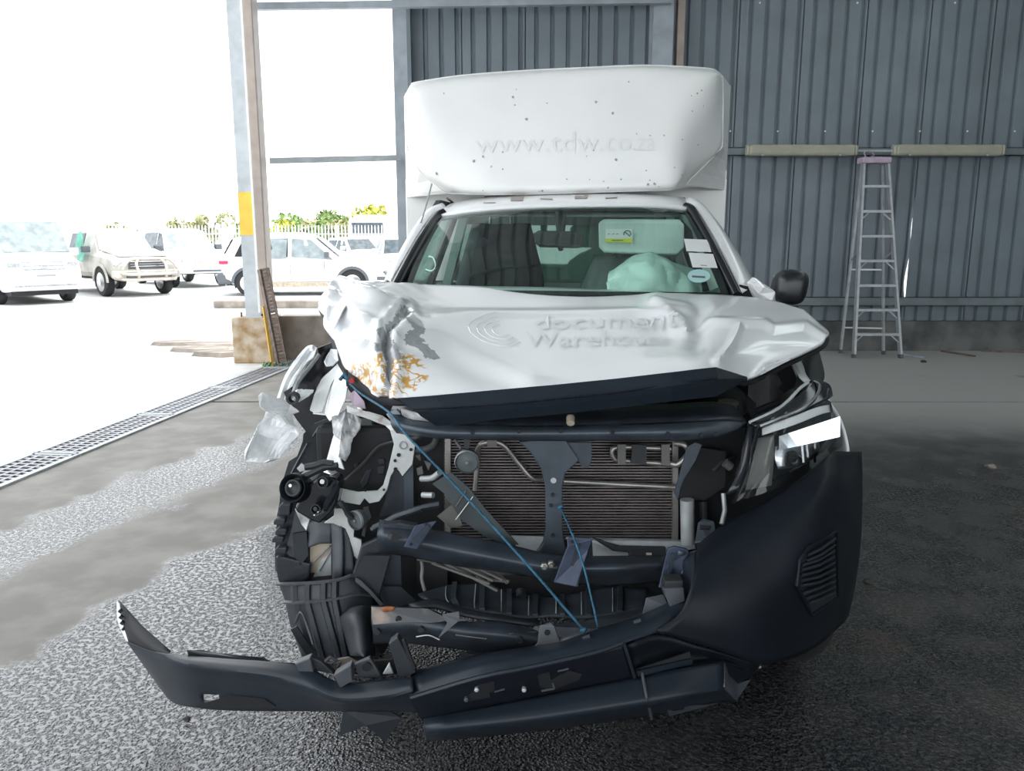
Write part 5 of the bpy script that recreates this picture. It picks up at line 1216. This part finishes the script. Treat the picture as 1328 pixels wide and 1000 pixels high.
# crash beam
CB = [[(492,676,2.24),(540,684,2.22),(600,696,2.20),(668,710,2.19),(700,718,2.19),(735,723,2.19),(800,723,2.20),(868,722,2.24)],
      [(490,690,2.18),(540,700,2.16),(600,713,2.15),(668,726,2.14),(700,732,2.14),(735,735,2.14),(800,735,2.15),(868,733,2.2)],
      [(490,702,2.19),(540,712,2.17),(600,724,2.16),(668,735,2.15),(700,740,2.15),(735,743,2.15),(800,744,2.16),(868,742,2.21)],
      [(492,713,2.24),(540,722,2.22),(600,733,2.20),(668,742,2.19),(700,748,2.19),(735,755,2.19),(800,757,2.20),(868,752,2.24)]]
CBP = Patch([UP(r) for r in CB]); v, f = CBP.mesh(5); beam = mk('crash_beam', v, f, 'beam_steel', T, smooth=True, solid=.012)
tube('beam_end_bolt', UP([(507,696,2.16),(512,698,2.13)]), .012, 'dash', beam, 8)
for x, y in ((706,733),(716,731)): MB().lathe([(.011, 0), (.011, -.012), (.006, -.014), (.006, -.02)], on(CBP, x, y, .004), (0, 1, 0), 6).build('bolt', 'pipe_alu', beam)
def brk(pts, d, slot):
    o = plate('beam_bracket', [U(x, y, d+dy) for (x, y), dy in pts], 'plate_blue', beam, .010, .002)
    strip('bracket_rib', [U(x, y, d-.012) for x, y in slot[0]], .010, 'beam_steel', o, .006)
    for x, y, r in slot[1]: MB().lathe([(r, 0), (r, -.004)], U(x, y, d-.008), (0, 1, 0), 10).build('bracket_hole', 'dark_void', o)
brk([((524,709),0),((538,682),.0),((566,676),.0),((560,684),.0),((541,712),0)], 2.12, ([(535,703),(556,682)], [(533,706,.004),(553,680,.004)]))
brk([((735,699),0),((740,696),0),((768,698),0),((763,712),0),((747,761),-.02),((718,755),-.02),((736,708),-.01)], 2.11, ([(751,705),(741,735)], [(734,749,.007),(740,743,.006),(742,702,.004)]))
plate('bracket_side', UP([(766,698,2.12),(768,720,2.14),(762,728,2.14),(755,740,2.14),(747,760,2.10)]), 'beam_steel', beam, .01)
brk([((866,711),0),((874,708),0),((892,712),0),((893,716),0),((876,762),-.01),((854,762),-.01),((860,735),0)], 2.10, ([(873,718),(868,748)], [(864,754,.005)]))
patch('bracket_ring', [UP([(880,714,2.088),(888,716,2.088)]), UP([(879,720,2.088),(886,721,2.088)])], 'rail_steel', beam, 2, .003)
# stay rods and grille mesh under the beam
gm = MB()
for a, c in [((575,729),(645,766)),((595,733),(640,753)),((615,735),(652,752)),((560,730),(635,757)),((640,738),(658,756)),((618,747),(643,765)),((633,752),(660,754))]: gm.bar(U(*a, 2.3), U(*c, 2.24), .007, .007)
gm.build('lower_mesh', 'dull_plastic', T)
patch('lower_duct', [UP([(575,728,2.32),(620,735,2.32),(675,742,2.32)]), UP([(580,738,2.32),(625,746,2.32),(672,744,2.32)])], 'dull_plastic', T, 2, .01)
tube('drain_hose', spl(UP([(545,722,2.3),(548,735,2.28),(547,750,2.27),(551,766,2.26)]), 4), .006, 'dull_plastic', T); tube('drain_hose', UP([(541,723,2.28),(566,727,2.28)]), .010, 'dull_plastic', T)
# undertray with ribs
UT = [[(542,772,2.30),(595,757,2.34),(635,760,2.36),(680,772,2.36),(720,776,2.36),(755,768,2.38),(800,762,2.38),(842,765,2.38)],
      [(548,776,2.22),(592,778,2.24),(635,784,2.26),(680,790,2.26),(720,788,2.26),(755,786,2.28),(800,782,2.28),(840,778,2.28)],
      [(560,780,2.18),(595,789,2.17),(635,796,2.17),(680,802,2.17),(720,800,2.17),(755,803,2.17),(800,798,2.18),(836,790,2.2)]]
UTP = Patch([UP(r) for r in UT]); v, f = UTP.mesh(6, lambda p, r, c: p+np.array([0, 0, .006*nz(p, 9)])); ut = mk('undertray', v, f, 'tray', T, smooth=True, solid=.006)
for c in (.9, 1.75, 2.55, 3.35, 4.25, 5.2, 6.1):
    strip('tray_rib', [UTP.at(r, c)+UTP.normal(r, c)*.006 for r in np.linspace(.05, 1.95, 6)], .016, 'tray', ut, .012, (0, -.6, .8)); strip('tray_line', [UTP.at(r, c-.22)+UTP.normal(r, c-.22)*.005 for r in np.linspace(.1, 1.8, 6)], .003, 'grey_alu', ut, .002)  # pale thin line alongside each rib
tube('tray_cap', UP([(675,766,2.34),(676,774,2.32)]), .016, 'liner', ut, 10)
# lower member with rusty torn end
LM = [[(482,787,2.12),(520,788,2.11),(555,791,2.10),(600,808,2.09),(650,808,2.09),(705,822,2.09)], [(482,803,2.08),(520,804,2.07),(560,808,2.06),(600,815,2.05),(650,820,2.05),(705,830,2.06)], [(484,820,2.08),(520,820,2.07),(560,822,2.06),(600,826,2.05),(650,831,2.05),(705,836,2.06)], [(484,833,2.12),(520,832,2.11),(560,836,2.10),(600,841,2.09),(650,848,2.09),(695,840,2.09)]]
LMP = Patch([UP(r) for r in LM]); v, f = LMP.mesh(5); lm = mk('lower_member', v, f, 'beam_steel', T, smooth=True, solid=.01)
plate('torn_plate', UP([(482,787,2.09),(555,790,2.075),(585,805,2.05),(560,808,2.05),(520,807,2.06),(484,810,2.07)]), 'rusty_beam', lm, .008); patch('rust_patch', [UP([(494,788,2.078),(503,786.5,2.078),(512,787,2.078)]), UP([(496,793,2.075),(503,794,2.075),(510,792,2.075)])], 'rust_edge_mat', lm, 2, .002)
tube('beam_scratch', spl(UP([(540,826,2.045),(556,824,2.04),(570,830,2.04)]), 3), .002, 'grey_alu', lm, 5)
for q in ([(592,822),(632,827)], [(660,823),(695,822)], [(632,843),(660,845)]): strip('beam_scratch', [on(LMP, x, y, .006) for x, y in q], .003, 'pipe_alu', lm, .001)
for x, y, m in ((518,802,'dark_void'),(547,814,'dash'),(674,828,'dark_void'),(490,816,'dash')): MB().lathe([(.009, 0), (.009, -.012)], on(LMP, x, y, .004), (0, 1, 0), 8).build('stud', m, lm)
plate('torn_tab', UP([(573,797,2.05),(595,793,2.05),(596,802,2.045),(610,804,2.05),(594,806,2.04),(568,828,2.03),(580,808,2.04)]), 'liner_light', lm, .004)
patch('tray_lip', [UP([(530,785,2.14),(565,778,2.16),(600,790,2.15),(650,800,2.14),(700,806,2.14)]), UP([(540,790,2.11),(566,788,2.12),(600,798,2.11),(650,806,2.1),(700,812,2.1)])], 'liner', T, 3, .01)
# engine-bay bits behind the headlamp
MB().lathe([(.030, 0), (.030, .02), (.034, .022), (.034, .035), (.028, .037)], U(944, 533, 2.62), (0, 0, 1), 16).build('reservoir_cap', 'fluid_cap', T, smooth=True, autos=30); MB().box(tuple(U(922, 545, 2.6)), tuple(U(1000, 532, 2.72))).build('reservoir', 'dull_plastic', T, bevel=.015)
plate('bay_panel', UP([(1002,478,2.85),(1022,470,2.9),(1034,500,2.8),(1020,508,2.75),(1012,500,2.75)]), 'dash', T, .02)
tube('bay_hose', spl(UP([(960,548,2.5),(972,538,2.55),(990,530,2.6),(1010,522,2.65)]), 4), .012, 'dash', T)
for pts, r_, m in [([(925,610,2.4),(935,600,2.4),(950,595,2.45)], .010, 'dash'), ([(940,600,2.36),(948,606,2.36)], .014, 'dull_plastic'), ([(938,640,2.4),(940,662,2.38),(936,680,2.36)], .008, 'grey_alu'), ([(912,650,2.42),(914,690,2.4)], .014, 'dash')]: tube('wiring', UP(pts), r_, m, T)
plate('corner_mount', UP([(905,682,2.2),(912,678,2.22),(926,680,2.2),(928,700,2.16),(918,706,2.14),(902,708,2.15)]), 'rail_steel', T, .03, .004); plate('mount_hole', UP([(908,682,2.18),(922,683,2.18),(920,687,2.17),(908,687,2.17)]), 'dark_void', T, .01)

# ---- torn left wing and wheel housing ---------------------------------------
cpl('wing_gap_shade', *A_, [(465,455),(560,415),(600,480),(592,560),(500,640),(450,720),(410,850),(430,880),(520,890),(560,1000),(400,1010),(330,920),(285,850),(290,790),(320,720),(350,640),(400,560),(470,500)], 2.72, 'black_gloss', .02)  # black plate standing in for the shade inside the wing gap
crumple('torn_wing', crop(*A_, [(200,775,2.58),(250,640,2.62),(310,545,2.66),(370,470,2.70),(420,448,2.70),(452,460,2.66),(430,520,2.62),(380,560,2.60),(330,640,2.58),(300,700,2.56),(255,800,2.52),(225,800,2.54)]), 'crumple_white', amp=.008, cuts=2)
tube('wing_fold', spl(crop(*A_, [(215,790,2.52),(262,660,2.56),(330,560,2.6),(395,470,2.66),(435,458,2.66)]), 4), .012, 'crumple_white', T, 6); tube('wing_fold', spl(crop(*A_, [(290,790,2.5),(330,680,2.54),(400,590,2.6),(470,500,2.64)]), 4), .008, 'primer_grey', T, 6)
crumple('torn_wing', crop(*A_, [(70,770,2.46),(100,748,2.47),(200,800,2.5),(280,830,2.52),(340,872,2.5),(250,890,2.48),(150,885,2.45),(90,830,2.45)]), 'crumple_white', amp=.014, freq=14)
crumple('torn_wing', crop(*B_, [(5,210,2.36),(30,150,2.37),(60,90,2.4),(100,10,2.43),(150,-30,2.46),(220,-40,2.48),(290,-10,2.48),(330,60,2.46),(315,140,2.42),(290,200,2.40),(310,205,2.40),(230,260,2.38),(150,258,2.36),(110,275,2.36),(60,288,2.35),(15,275,2.35)]), 'crumple_white', amp=.030, freq=15, cuts=6)
crumple('wing_shard', crop(*A_, [(285,760,2.5),(330,725,2.5),(380,730,2.52),(435,725,2.54),(430,745,2.54),(370,775,2.5),(335,805,2.48),(290,795,2.48)]), 'crumple_white', amp=.008, freq=16)
MB().lathe([(.02, 0), (.02, -.03), (.012, -.03), (.012, 0)], U(382, 515, 2.5), (0, 1, 0), 12, False).build('loose_bolt', 'dash', T)
cpl('loose_clip', *A_, [(245,740),(290,710),(300,740),(265,785)], 2.53, 'dash', .02)
crumple('torn_wing', crop(*A_, [(505,545,2.55),(540,470,2.6),(585,470,2.6),(605,530,2.56),(560,570,2.54),(520,575,2.54)]), 'crumple_white', amp=.012, freq=14)
crumple('inner_wing_panel', crop(*A_, [(410,862,2.56),(440,760,2.58),(485,660,2.6),(580,572,2.6),(600,600,2.58),(545,700,2.55),(512,812,2.53),(495,872,2.53),(435,880,2.55)]), 'bracket_white', amp=.003, cuts=2)
crumple('inner_wing_panel', crop(*A_, [(580,565,2.56),(612,545,2.56),(640,610,2.52),(655,680,2.5),(645,790,2.47),(605,885,2.45),(545,930,2.45),(512,880,2.48),(525,800,2.5),(555,690,2.54)]), 'crumple_white', amp=.012, freq=8)
crumple('crushed_rail', crop(*A_, [(560,905,2.45),(640,850,2.46),(690,880,2.46),(735,930,2.44),(720,990,2.42),(690,1050,2.42),(660,1130,2.40),(625,1180,2.38),(585,1160,2.38),(620,1040,2.40),(575,1000,2.42)]), 'crumple_grey', amp=.022, freq=16, cuts=3)
crumple('crushed_rail', crop(*B_, [(515,290,2.42),(555,150,2.43),(590,50,2.44),(640,60,2.43),(620,150,2.40),(600,250,2.39),(635,345,2.37),(595,330,2.38),(560,300,2.4)]), 'crumple_white', amp=.006, cuts=2)
crumple('rust_edge', crop(*A_, [(650,830,2.43),(760,868,2.41),(880,900,2.40),(960,955,2.38),(985,1000,2.37),(955,1010,2.38),(900,960,2.40),(800,915,2.41),(655,870,2.43)]), 'rust_white', amp=.006, cuts=3)
cpl('lamp_carrier', *B_, [(930,90),(1005,95),(1095,170),(1075,310),(1010,388),(985,350),(960,345),(935,385),(910,480),(860,550),(795,562),(765,530),(735,572),(612,552),(612,468),(720,490),(850,480),(885,445),(920,330),(955,180)], 2.37, 'bracket_white', .008, .002)
for x, y, r_ in ((985,250,.006),(962,287,.005),(965,342,.006),(890,475,.004),(1065,215,.005),(770,480,.004)): MB().lathe([(r_, 0), (r_, -.003)], U(320+x/5, 540+y/5, 2.364), (0, 1, 0), 10).build('carrier_hole', 'dark_void', T)
MB().lathe([(.013, 0), (.013, -.003), (.010, -.003), (.010, 0)], U(523, 577.5, 2.364), (0, 1, 0), 14, False).build('carrier_stamp', 'primer_grey', T)
cpl('lamp_carrier', *B_, [(500,690),(565,645),(570,600),(640,598),(700,640),(695,780),(745,800),(748,900),(722,930),(665,870),(668,790),(640,725),(560,692)], 2.35, 'bracket_white', .008, .002)
horn(U(463.5, 674, 2.33), .030, (.55, .8, .0)); tube('horn_arm', spl(crop(*B_, [(610,560,2.36),(640,600,2.34),(660,640,2.33),(690,660,2.33)]), 3), .010, 'dash', T, 6)
cpl('carrier_strap', *B_, [(755,590),(790,585),(810,650),(780,690),(765,780),(745,770),(760,680)], 2.33, 'dash', .006)
cpl('dark_panel', *B_, [(1010,390),(1085,300),(1085,605),(960,625),(880,650),(860,640),(900,540),(930,390),(965,350),(985,355)], 2.42, 'beam_steel', .01)
cpl('dark_panel', *B_, [(1020,385),(1080,310),(1083,600),(1020,615)], 2.41, 'rail_steel', .008)
cpl('rail_end', *A_, [(905,885),(975,850),(1010,900),(1060,930),(1130,960),(1225,945),(1250,985),(1240,1010),(1080,1010),(985,985)], 2.33, 'steel_grey', .01, .002); MB().lathe([(.008, 0), (.008, -.003)], U(513, 541.5, 2.32), (0, 1, 0), 10).build('rail_end_hole', 'dark_void', T)
crumple('crushed_lip', crop(*A_, [(1000,850,2.28),(1060,865,2.27),(1180,890,2.27),(1230,945,2.26),(1150,950,2.28),(1060,925,2.3),(1010,890,2.3)]), 'crumple_grey', amp=.012, freq=18)
cpl('shade_backing', *A_, [(640,590),(700,650),(830,760),(970,770),(985,850),(905,890),(760,860),(650,700)], 2.50, 'dark_void', .02); crumple('bay_liner', crop(*A_, [(660,760,2.47),(700,730,2.47),(760,800,2.46),(770,850,2.46),(690,830,2.47)]), 'lilac', amp=.006, cuts=2)  # near-black sheet behind the parts stands for shade deep in the bay
cpl('shade_backing', *B_, [(640,60),(760,-40),(960,40),(1100,110),(1250,120),(1250,700),(1000,900),(620,900),(600,560),(640,330)], 2.66, 'dark_void', .02)  # second sheet of bay shade, further back
MB().tube(crop(*A_, [(672,655,2.42),(690,680,2.42)]), .010, 8).build('connector', 'red_plastic', T); tube('bay_tie', crop(*A_, [(640,600,2.44),(640,660,2.43),(620,640,2.43)]), .008, 'dash', T, 6)
# battery tray, orange box
ob = MB(); q = crop(*B_, [(840,60,2.5),(850,150,2.5),(960,138,2.5),(960,195,2.48),(870,190,2.48)])
ob.bar(q[0], q[1], .02, .02); ob.bar(q[1], q[2], .03, .03); ob.build('battery_clamp', 'orange_plastic', T); cpl('battery_side', *B_, [(850,150),(960,140),(962,192),(870,192)], 2.52, 'wood_yellow', .02)
crumple('bay_rag', crop(*B_, [(870,60,2.55),(930,70,2.55),(950,130,2.53),(870,140,2.53)]), 'card_brown', amp=.012)
cpl('battery_tray', *B_, [(640,430),(700,300),(760,290),(930,260),(910,400),(880,475),(760,470)], 2.5, 'dash', .03, .005)
for pts in ([(850,270),(900,265),(905,300),(860,310)], [(850,320),(905,310),(895,370),(850,370)], [(740,420),(780,340),(820,330),(790,430),(760,460)], [(700,300),(730,290),(735,320),(705,330)]): cpl('fuse_block', *B_, pts, 2.47, 'liner', .03, .004)
MB().bar(*crop(*B_, [(690,165,2.52),(835,165,2.52)]), .03, .03).build('bay_crossbar', 'rail_steel', T)
cb = tube('cable', spl(crop(*B_, [(1110,140,2.36),(1000,155,2.40),(880,185,2.44),(830,220,2.44),(770,290,2.44),(710,350,2.43),(640,415,2.42)]), 5), .006, 'ink', T, 6)
tube('cable', spl(crop(*B_, [(1250,55,2.3),(1190,75,2.3),(1110,140,2.3)]), 4), .008, 'ink', T, 6); tube('hose', spl(crop(*B_, [(1245,60,2.36),(1225,170,2.36),(1170,215,2.36),(1100,220,2.38)]), 4), .012, 'dash', T)
tube('hose', spl(crop(*B_, [(1130,405,2.4),(1200,400,2.38),(1250,365,2.36)]), 4), .010, 'grey_alu', T); tube('hose', crop(*B_, [(1140,510,2.4),(1210,512,2.38)]), .010, 'grey_alu', T)
for pts in ([(1100,330),(1140,320),(1150,370),(1110,380)], [(1150,280),(1200,300),(1180,350)], [(1090,250),(1130,240),(1130,290)]): cpl('wiring_plug', *B_, pts, 2.42, 'dull_plastic', .02, .003)
for pts in ([(810,735),(960,650),(1140,590),(1250,570)], [(820,720),(1000,640),(1130,600)]): tube('side_strut', crop(*B_, [(x, y, 2.30) for x, y in pts]), .010, 'beam_steel', T, 6)
cpl('beam_stub', *B_, [(880,690),(1000,680),(1110,700),(1060,800),(860,790)], 2.21, 'beam_steel', .03, .004)
# broken headlamp unit
bh = cpl('broken_headlamp', *B_, [(330,575),(400,430),(470,380),(560,370),(612,395),(618,450),(600,540),(570,600),(490,672),(440,655),(345,600)], 2.30, 'black_gloss', .07, .02)
MB().lathe([(.040, .04), (.046, 0), (.042, -.02), (.036, -.015), (.030, .01), (.0, .02)], U(383, 633, 2.26), (.25, 1, -.35), 26, False).build('lamp_ring', 'black_plastic', bh, smooth=True, autos=40)
MB().lathe([(.026, .0), (.026, -.012), (.020, -.012), (.018, -.004), (.0, -.004)], U(382, 633, 2.258), (.25, 1, -.35), 20, False).build('lamp_socket', 'dash', bh, smooth=True); MB().lathe([(.006, 0), (.005, -.008), (0.0, -.008)], U(378, 630, 2.24), (.25, 1, -.35), 10, False).build('bulb', 'silver', bh)
for x, y, r_ in ((500,425,.018), (455,600,.016)):
    MB().lathe([(r_, .02), (r_, -.014), (r_*.75, -.014), (r_*.7, .0), (.0, .0)], U(320+x/5, 540+y/5, 2.235), (.1, 1, -.2), 16, False).build('lamp_opening', 'dark_void', bh); MB().lathe([(r_*.4, .0), (r_*.4, -.016), (0.0, -.016)], U(320+x/5, 540+y/5-1, 2.235), (.1, 1, -.2), 10, False).build('bulb', 'grey_alu' if y < 500 else 'dash', bh)
cpl('lamp_rib', *B_, [(480,600),(560,450),(600,420),(605,470),(520,620)], 2.245, 'black_plastic', .02, .006, bh); tube('lamp_edge', crop(*B_, [(440,640,2.235),(500,610,2.23)]), .006, 'silver', bh, 6)
crumple('lamp_shard', crop(*B_, [(320,340,2.3),(350,305,2.3),(375,320,2.3),(370,355,2.3),(340,362,2.3)]), 'grey_alu', amp=.006); crumple('lamp_shard', crop(*B_, [(500,360,2.26),(530,350,2.26),(590,370,2.26),(560,385,2.25)]), 'chrome', amp=.006); crumple('lamp_shard', crop(*B_, [(315,595,2.32),(350,620,2.31),(405,670,2.3),(385,740,2.31),(355,700,2.32)]), 'crumple_grey', amp=.006)
for pts in ([(290,440),(350,400),(420,370),(500,330),(590,320)], [(380,330),(440,320),(500,300),(560,310)]): tube('lamp_strap', crop(*B_, [(x, y, 2.28) for x, y in pts]), .011, 'dash', T, 6)
# wheel-arch liner
cpl('arch_liner', *B_, [(275,290),(330,255),(365,160),(370,110),(440,45),(560,0),(575,60),(550,150),(515,290),(480,310),(400,330),(320,400),(230,450),(235,420)], 2.52, 'liner', .01)
for a, c in (((290,370),(395,175)), ((430,130),(465,75))): tube('liner_rib', crop(*B_, [(*a, 2.505), (*c, 2.505)]), .004, 'liner_light', T, 5)
cpl('arch_liner', *B_, [(225,450),(330,400),(330,600),(395,680),(420,1000),(190,1000),(185,900),(200,640),(215,560)], 2.44, 'liner', .012)
cpl('liner_wall', *B_, [(315,600),(385,720),(400,760),(380,940),(310,970),(255,860),(300,700)], 2.41, 'liner_light', .008); cpl('liner_fold', *B_, [(300,760),(390,745),(400,900),(350,960),(310,900)], 2.395, 'liner', .01)
for y0, x0 in ((560,215),(655,180),(720,190),(770,170),(840,190)): 
    h = 75 if y0 in (560,) else 40; cpl('liner_lug', *B_, [(x0,y0+20),(x0+12,y0),(x0+78,y0),(x0+72,y0+h),(x0,y0+h)], 2.40, 'liner', .03, .004)
cpl('liner_foot', *B_, [(190,905),(250,905),(420,950),(410,1040),(330,1090),(210,1070),(195,1000)], 2.40, 'liner', .02, .006)
# torn arch showing tyre, card
patch('tyre_cover', [crop(*B_, [(395,690,2.41),(470,670,2.39),(560,690,2.39)]), crop(*B_, [(400,790,2.40),(470,760,2.38),(555,760,2.38)]), crop(*B_, [(405,850,2.39),(470,825,2.38),(550,822,2.38)])], 'liner_light', T, 4, .008)
cpl('card_insert', *B_, [(410,850),(470,828),(550,822),(548,1040),(415,1040)], 2.42, 'card_brown', .004); cpl('card_insert', *B_, [(490,920),(548,890),(548,1030),(430,1040)], 2.415, 'grey_alu', .003)
for a, c in (((415,960),(540,840)), ((470,1000),(548,870))): tube('card_crease', crop(*B_, [(*a, 2.41), (*c, 2.41)]), .003, 'ink_grey', T, 5)
patch('liner_band', [crop(*B_, [(552,690,2.37),(560,850,2.36),(560,1060,2.35)]), crop(*B_, [(620,705,2.35),(625,850,2.34),(622,1050,2.33)])], 'liner_light', T, 3, .01); patch('liner_band', [crop(*B_, [(625,705,2.36),(630,850,2.35),(630,1040,2.34)]), crop(*B_, [(660,760,2.35),(690,900,2.34),(700,1020,2.33)])], 'liner', T, 3, .01); patch('liner_band', [crop(*B_, [(640,720,2.37),(640,1060,2.35)]), crop(*B_, [(740,800,2.36),(740,1040,2.34)])], 'liner', T, 2, .01)
LI = [[(110,175,2.40),(210,180,2.34),(300,178,2.30),(400,170,2.28),(500,155,2.28),(600,130,2.30),(705,235,2.32)], [(155,295,2.38),(220,300,2.32),(300,300,2.28),(400,290,2.26),(500,275,2.26),(620,250,2.28),(715,270,2.30)], [(190,450,2.36),(265,445,2.30),(335,435,2.26),(435,425,2.24),(520,410,2.24),(620,400,2.26),(720,400,2.28)], [(265,655,2.32),(330,655,2.27),(395,660,2.23),(500,665,2.21),(560,665,2.21),(640,665,2.22),(730,655,2.25)]]
LIP_ = Patch([crop(*C_, r) for r in LI]); v, f = LIP_.mesh(5); lin = mk('arch_liner', v, f, 'liner', T, smooth=True, solid=.008)
for c in (1.1, 2.05, 3.05, 3.75): tube('liner_rib', [LIP_.at(r, c)+LIP_.normal(r, c)*.004 for r in np.linspace(0, 3, 10)], .013, 'liner', lin, 6)
for r0, cs_ in ((0.02, (.1, 5)), (1.0, (.2, 5.9))): strip('liner_seam', [LIP_.at(r0, c)+LIP_.normal(r0, c)*.012 for c in np.linspace(cs_[0], cs_[1], 14)], .006, 'liner_light', lin, .012)
cpl('liner_flap', *C_, [(185,480),(225,460),(320,600),(390,650),(300,660),(250,590)], 2.24, 'liner', .006); tube('liner_loop', spl(crop(*C_, [(215,440,2.27),(250,370,2.25),(285,440,2.24),(330,580,2.21)]), 4), .004, 'liner_light', lin, 5)
CN = [[(560,350,2.24),(590,335,2.18),(650,325,2.17),(710,335,2.2)], [(505,410,2.22),(570,400,2.13),(650,400,2.12),(712,410,2.16)], [(535,530,2.18),(590,530,2.10),(660,530,2.09),(715,535,2.13)], [(570,650,2.14),(610,655,2.07),(670,655,2.06),(720,640,2.10)]]
patch('resonator', [crop(*C_, r) for r in CN], 'liner', T, 5, .03, offset=-1)
cpl('lower_guard', *C_, [(600,130),(665,0),(830,0),(755,270),(700,230),(640,180)], 2.26, 'liner', .01); cpl('lower_guard', *C_, [(765,260),(835,-10),(900,0),(905,200),(870,310),(800,330)], 2.30, 'beam_steel', .01); cpl('guard_strap', *C_, [(605,140),(640,160),(710,230),(790,320),(770,330),(690,240),(605,170)], 2.24, 'liner_light', .006)
cpl('guard_face', *B_, [(745,830),(860,775),(940,870),(910,1000),(830,1010),(700,1050),(690,1010)], 2.30, 'liner', .02, .006); cpl('shade_backing', *C_, [(700,0),(1250,0),(1250,320),(900,330),(720,330)], 2.5, 'dark_void', .02)  # last near-black sheet again stands for shade behind the guard
cpl('shade_backing', *D_, [(0,200),(700,330),(1300,300),(1700,420),(1600,560),(900,600),(0,480)], 2.46, 'dark_void', .02); cpl('splash_shield', *C_, [(780,200),(900,200),(1000,290),(900,330),(800,320)], 2.28, 'liner', .01)  # first near-black sheet stands for shade below the beam

# ---- blue ropes ---------------------------------------------------------------
rp = spl([U(453,497,2.42), U(470,512,2.36), U(505,535,2.22), U(528,565,2.14), U(600,640,2.07), U(680,728,2.01), U(730,786,1.985), U(757,817,1.98)], 4)
t1 = MB().tube(rp, .0038, 6); t1.tube([rp[0]+np.array([0, 0, .0]), rp[0]+np.array([-.015, 0, .03]), rp[0]+np.array([-.03, .01, .01])], .006, 6); t1.lathe([(.003, -.010), (.009, 0), (.003, .010)], rp[-1], (1, 0, .3), 8)
tag(t1.build('rope', 'rope_blue', smooth=True), 'long blue rope tied from crumpled hood corner down to the bumper ledge', 'rope', 'blue ropes holding the bumper')
rp = [U(727,658,2.26), U(745,700,2.08), U(757,735,2.04), U(768,780,2.0), U(775.5,814,1.985)]
t1 = MB().tube(spl(rp, 4), .003, 6); t1.lathe([(.003, -.009), (.008, 0), (.003, .009)], rp[0], (1, 0, .3), 8)
tag(t1.build('rope', 'rope_blue', smooth=True), 'short blue rope tied from the radiator centre support to the bumper ledge', 'rope', 'blue ropes holding the bumper')

plate('gap_shade_plate', UP([(695,812,2.10),(760,806,2.10),(840,788,2.12),(850,800,2.06),(800,818,2.04),(730,838,2.04),(640,858,2.04),(590,866,2.04),(600,846,2.08),(660,848,2.08)]), 'liner', bum, .006)  # dark plate added for the shade in the gap above the ledge
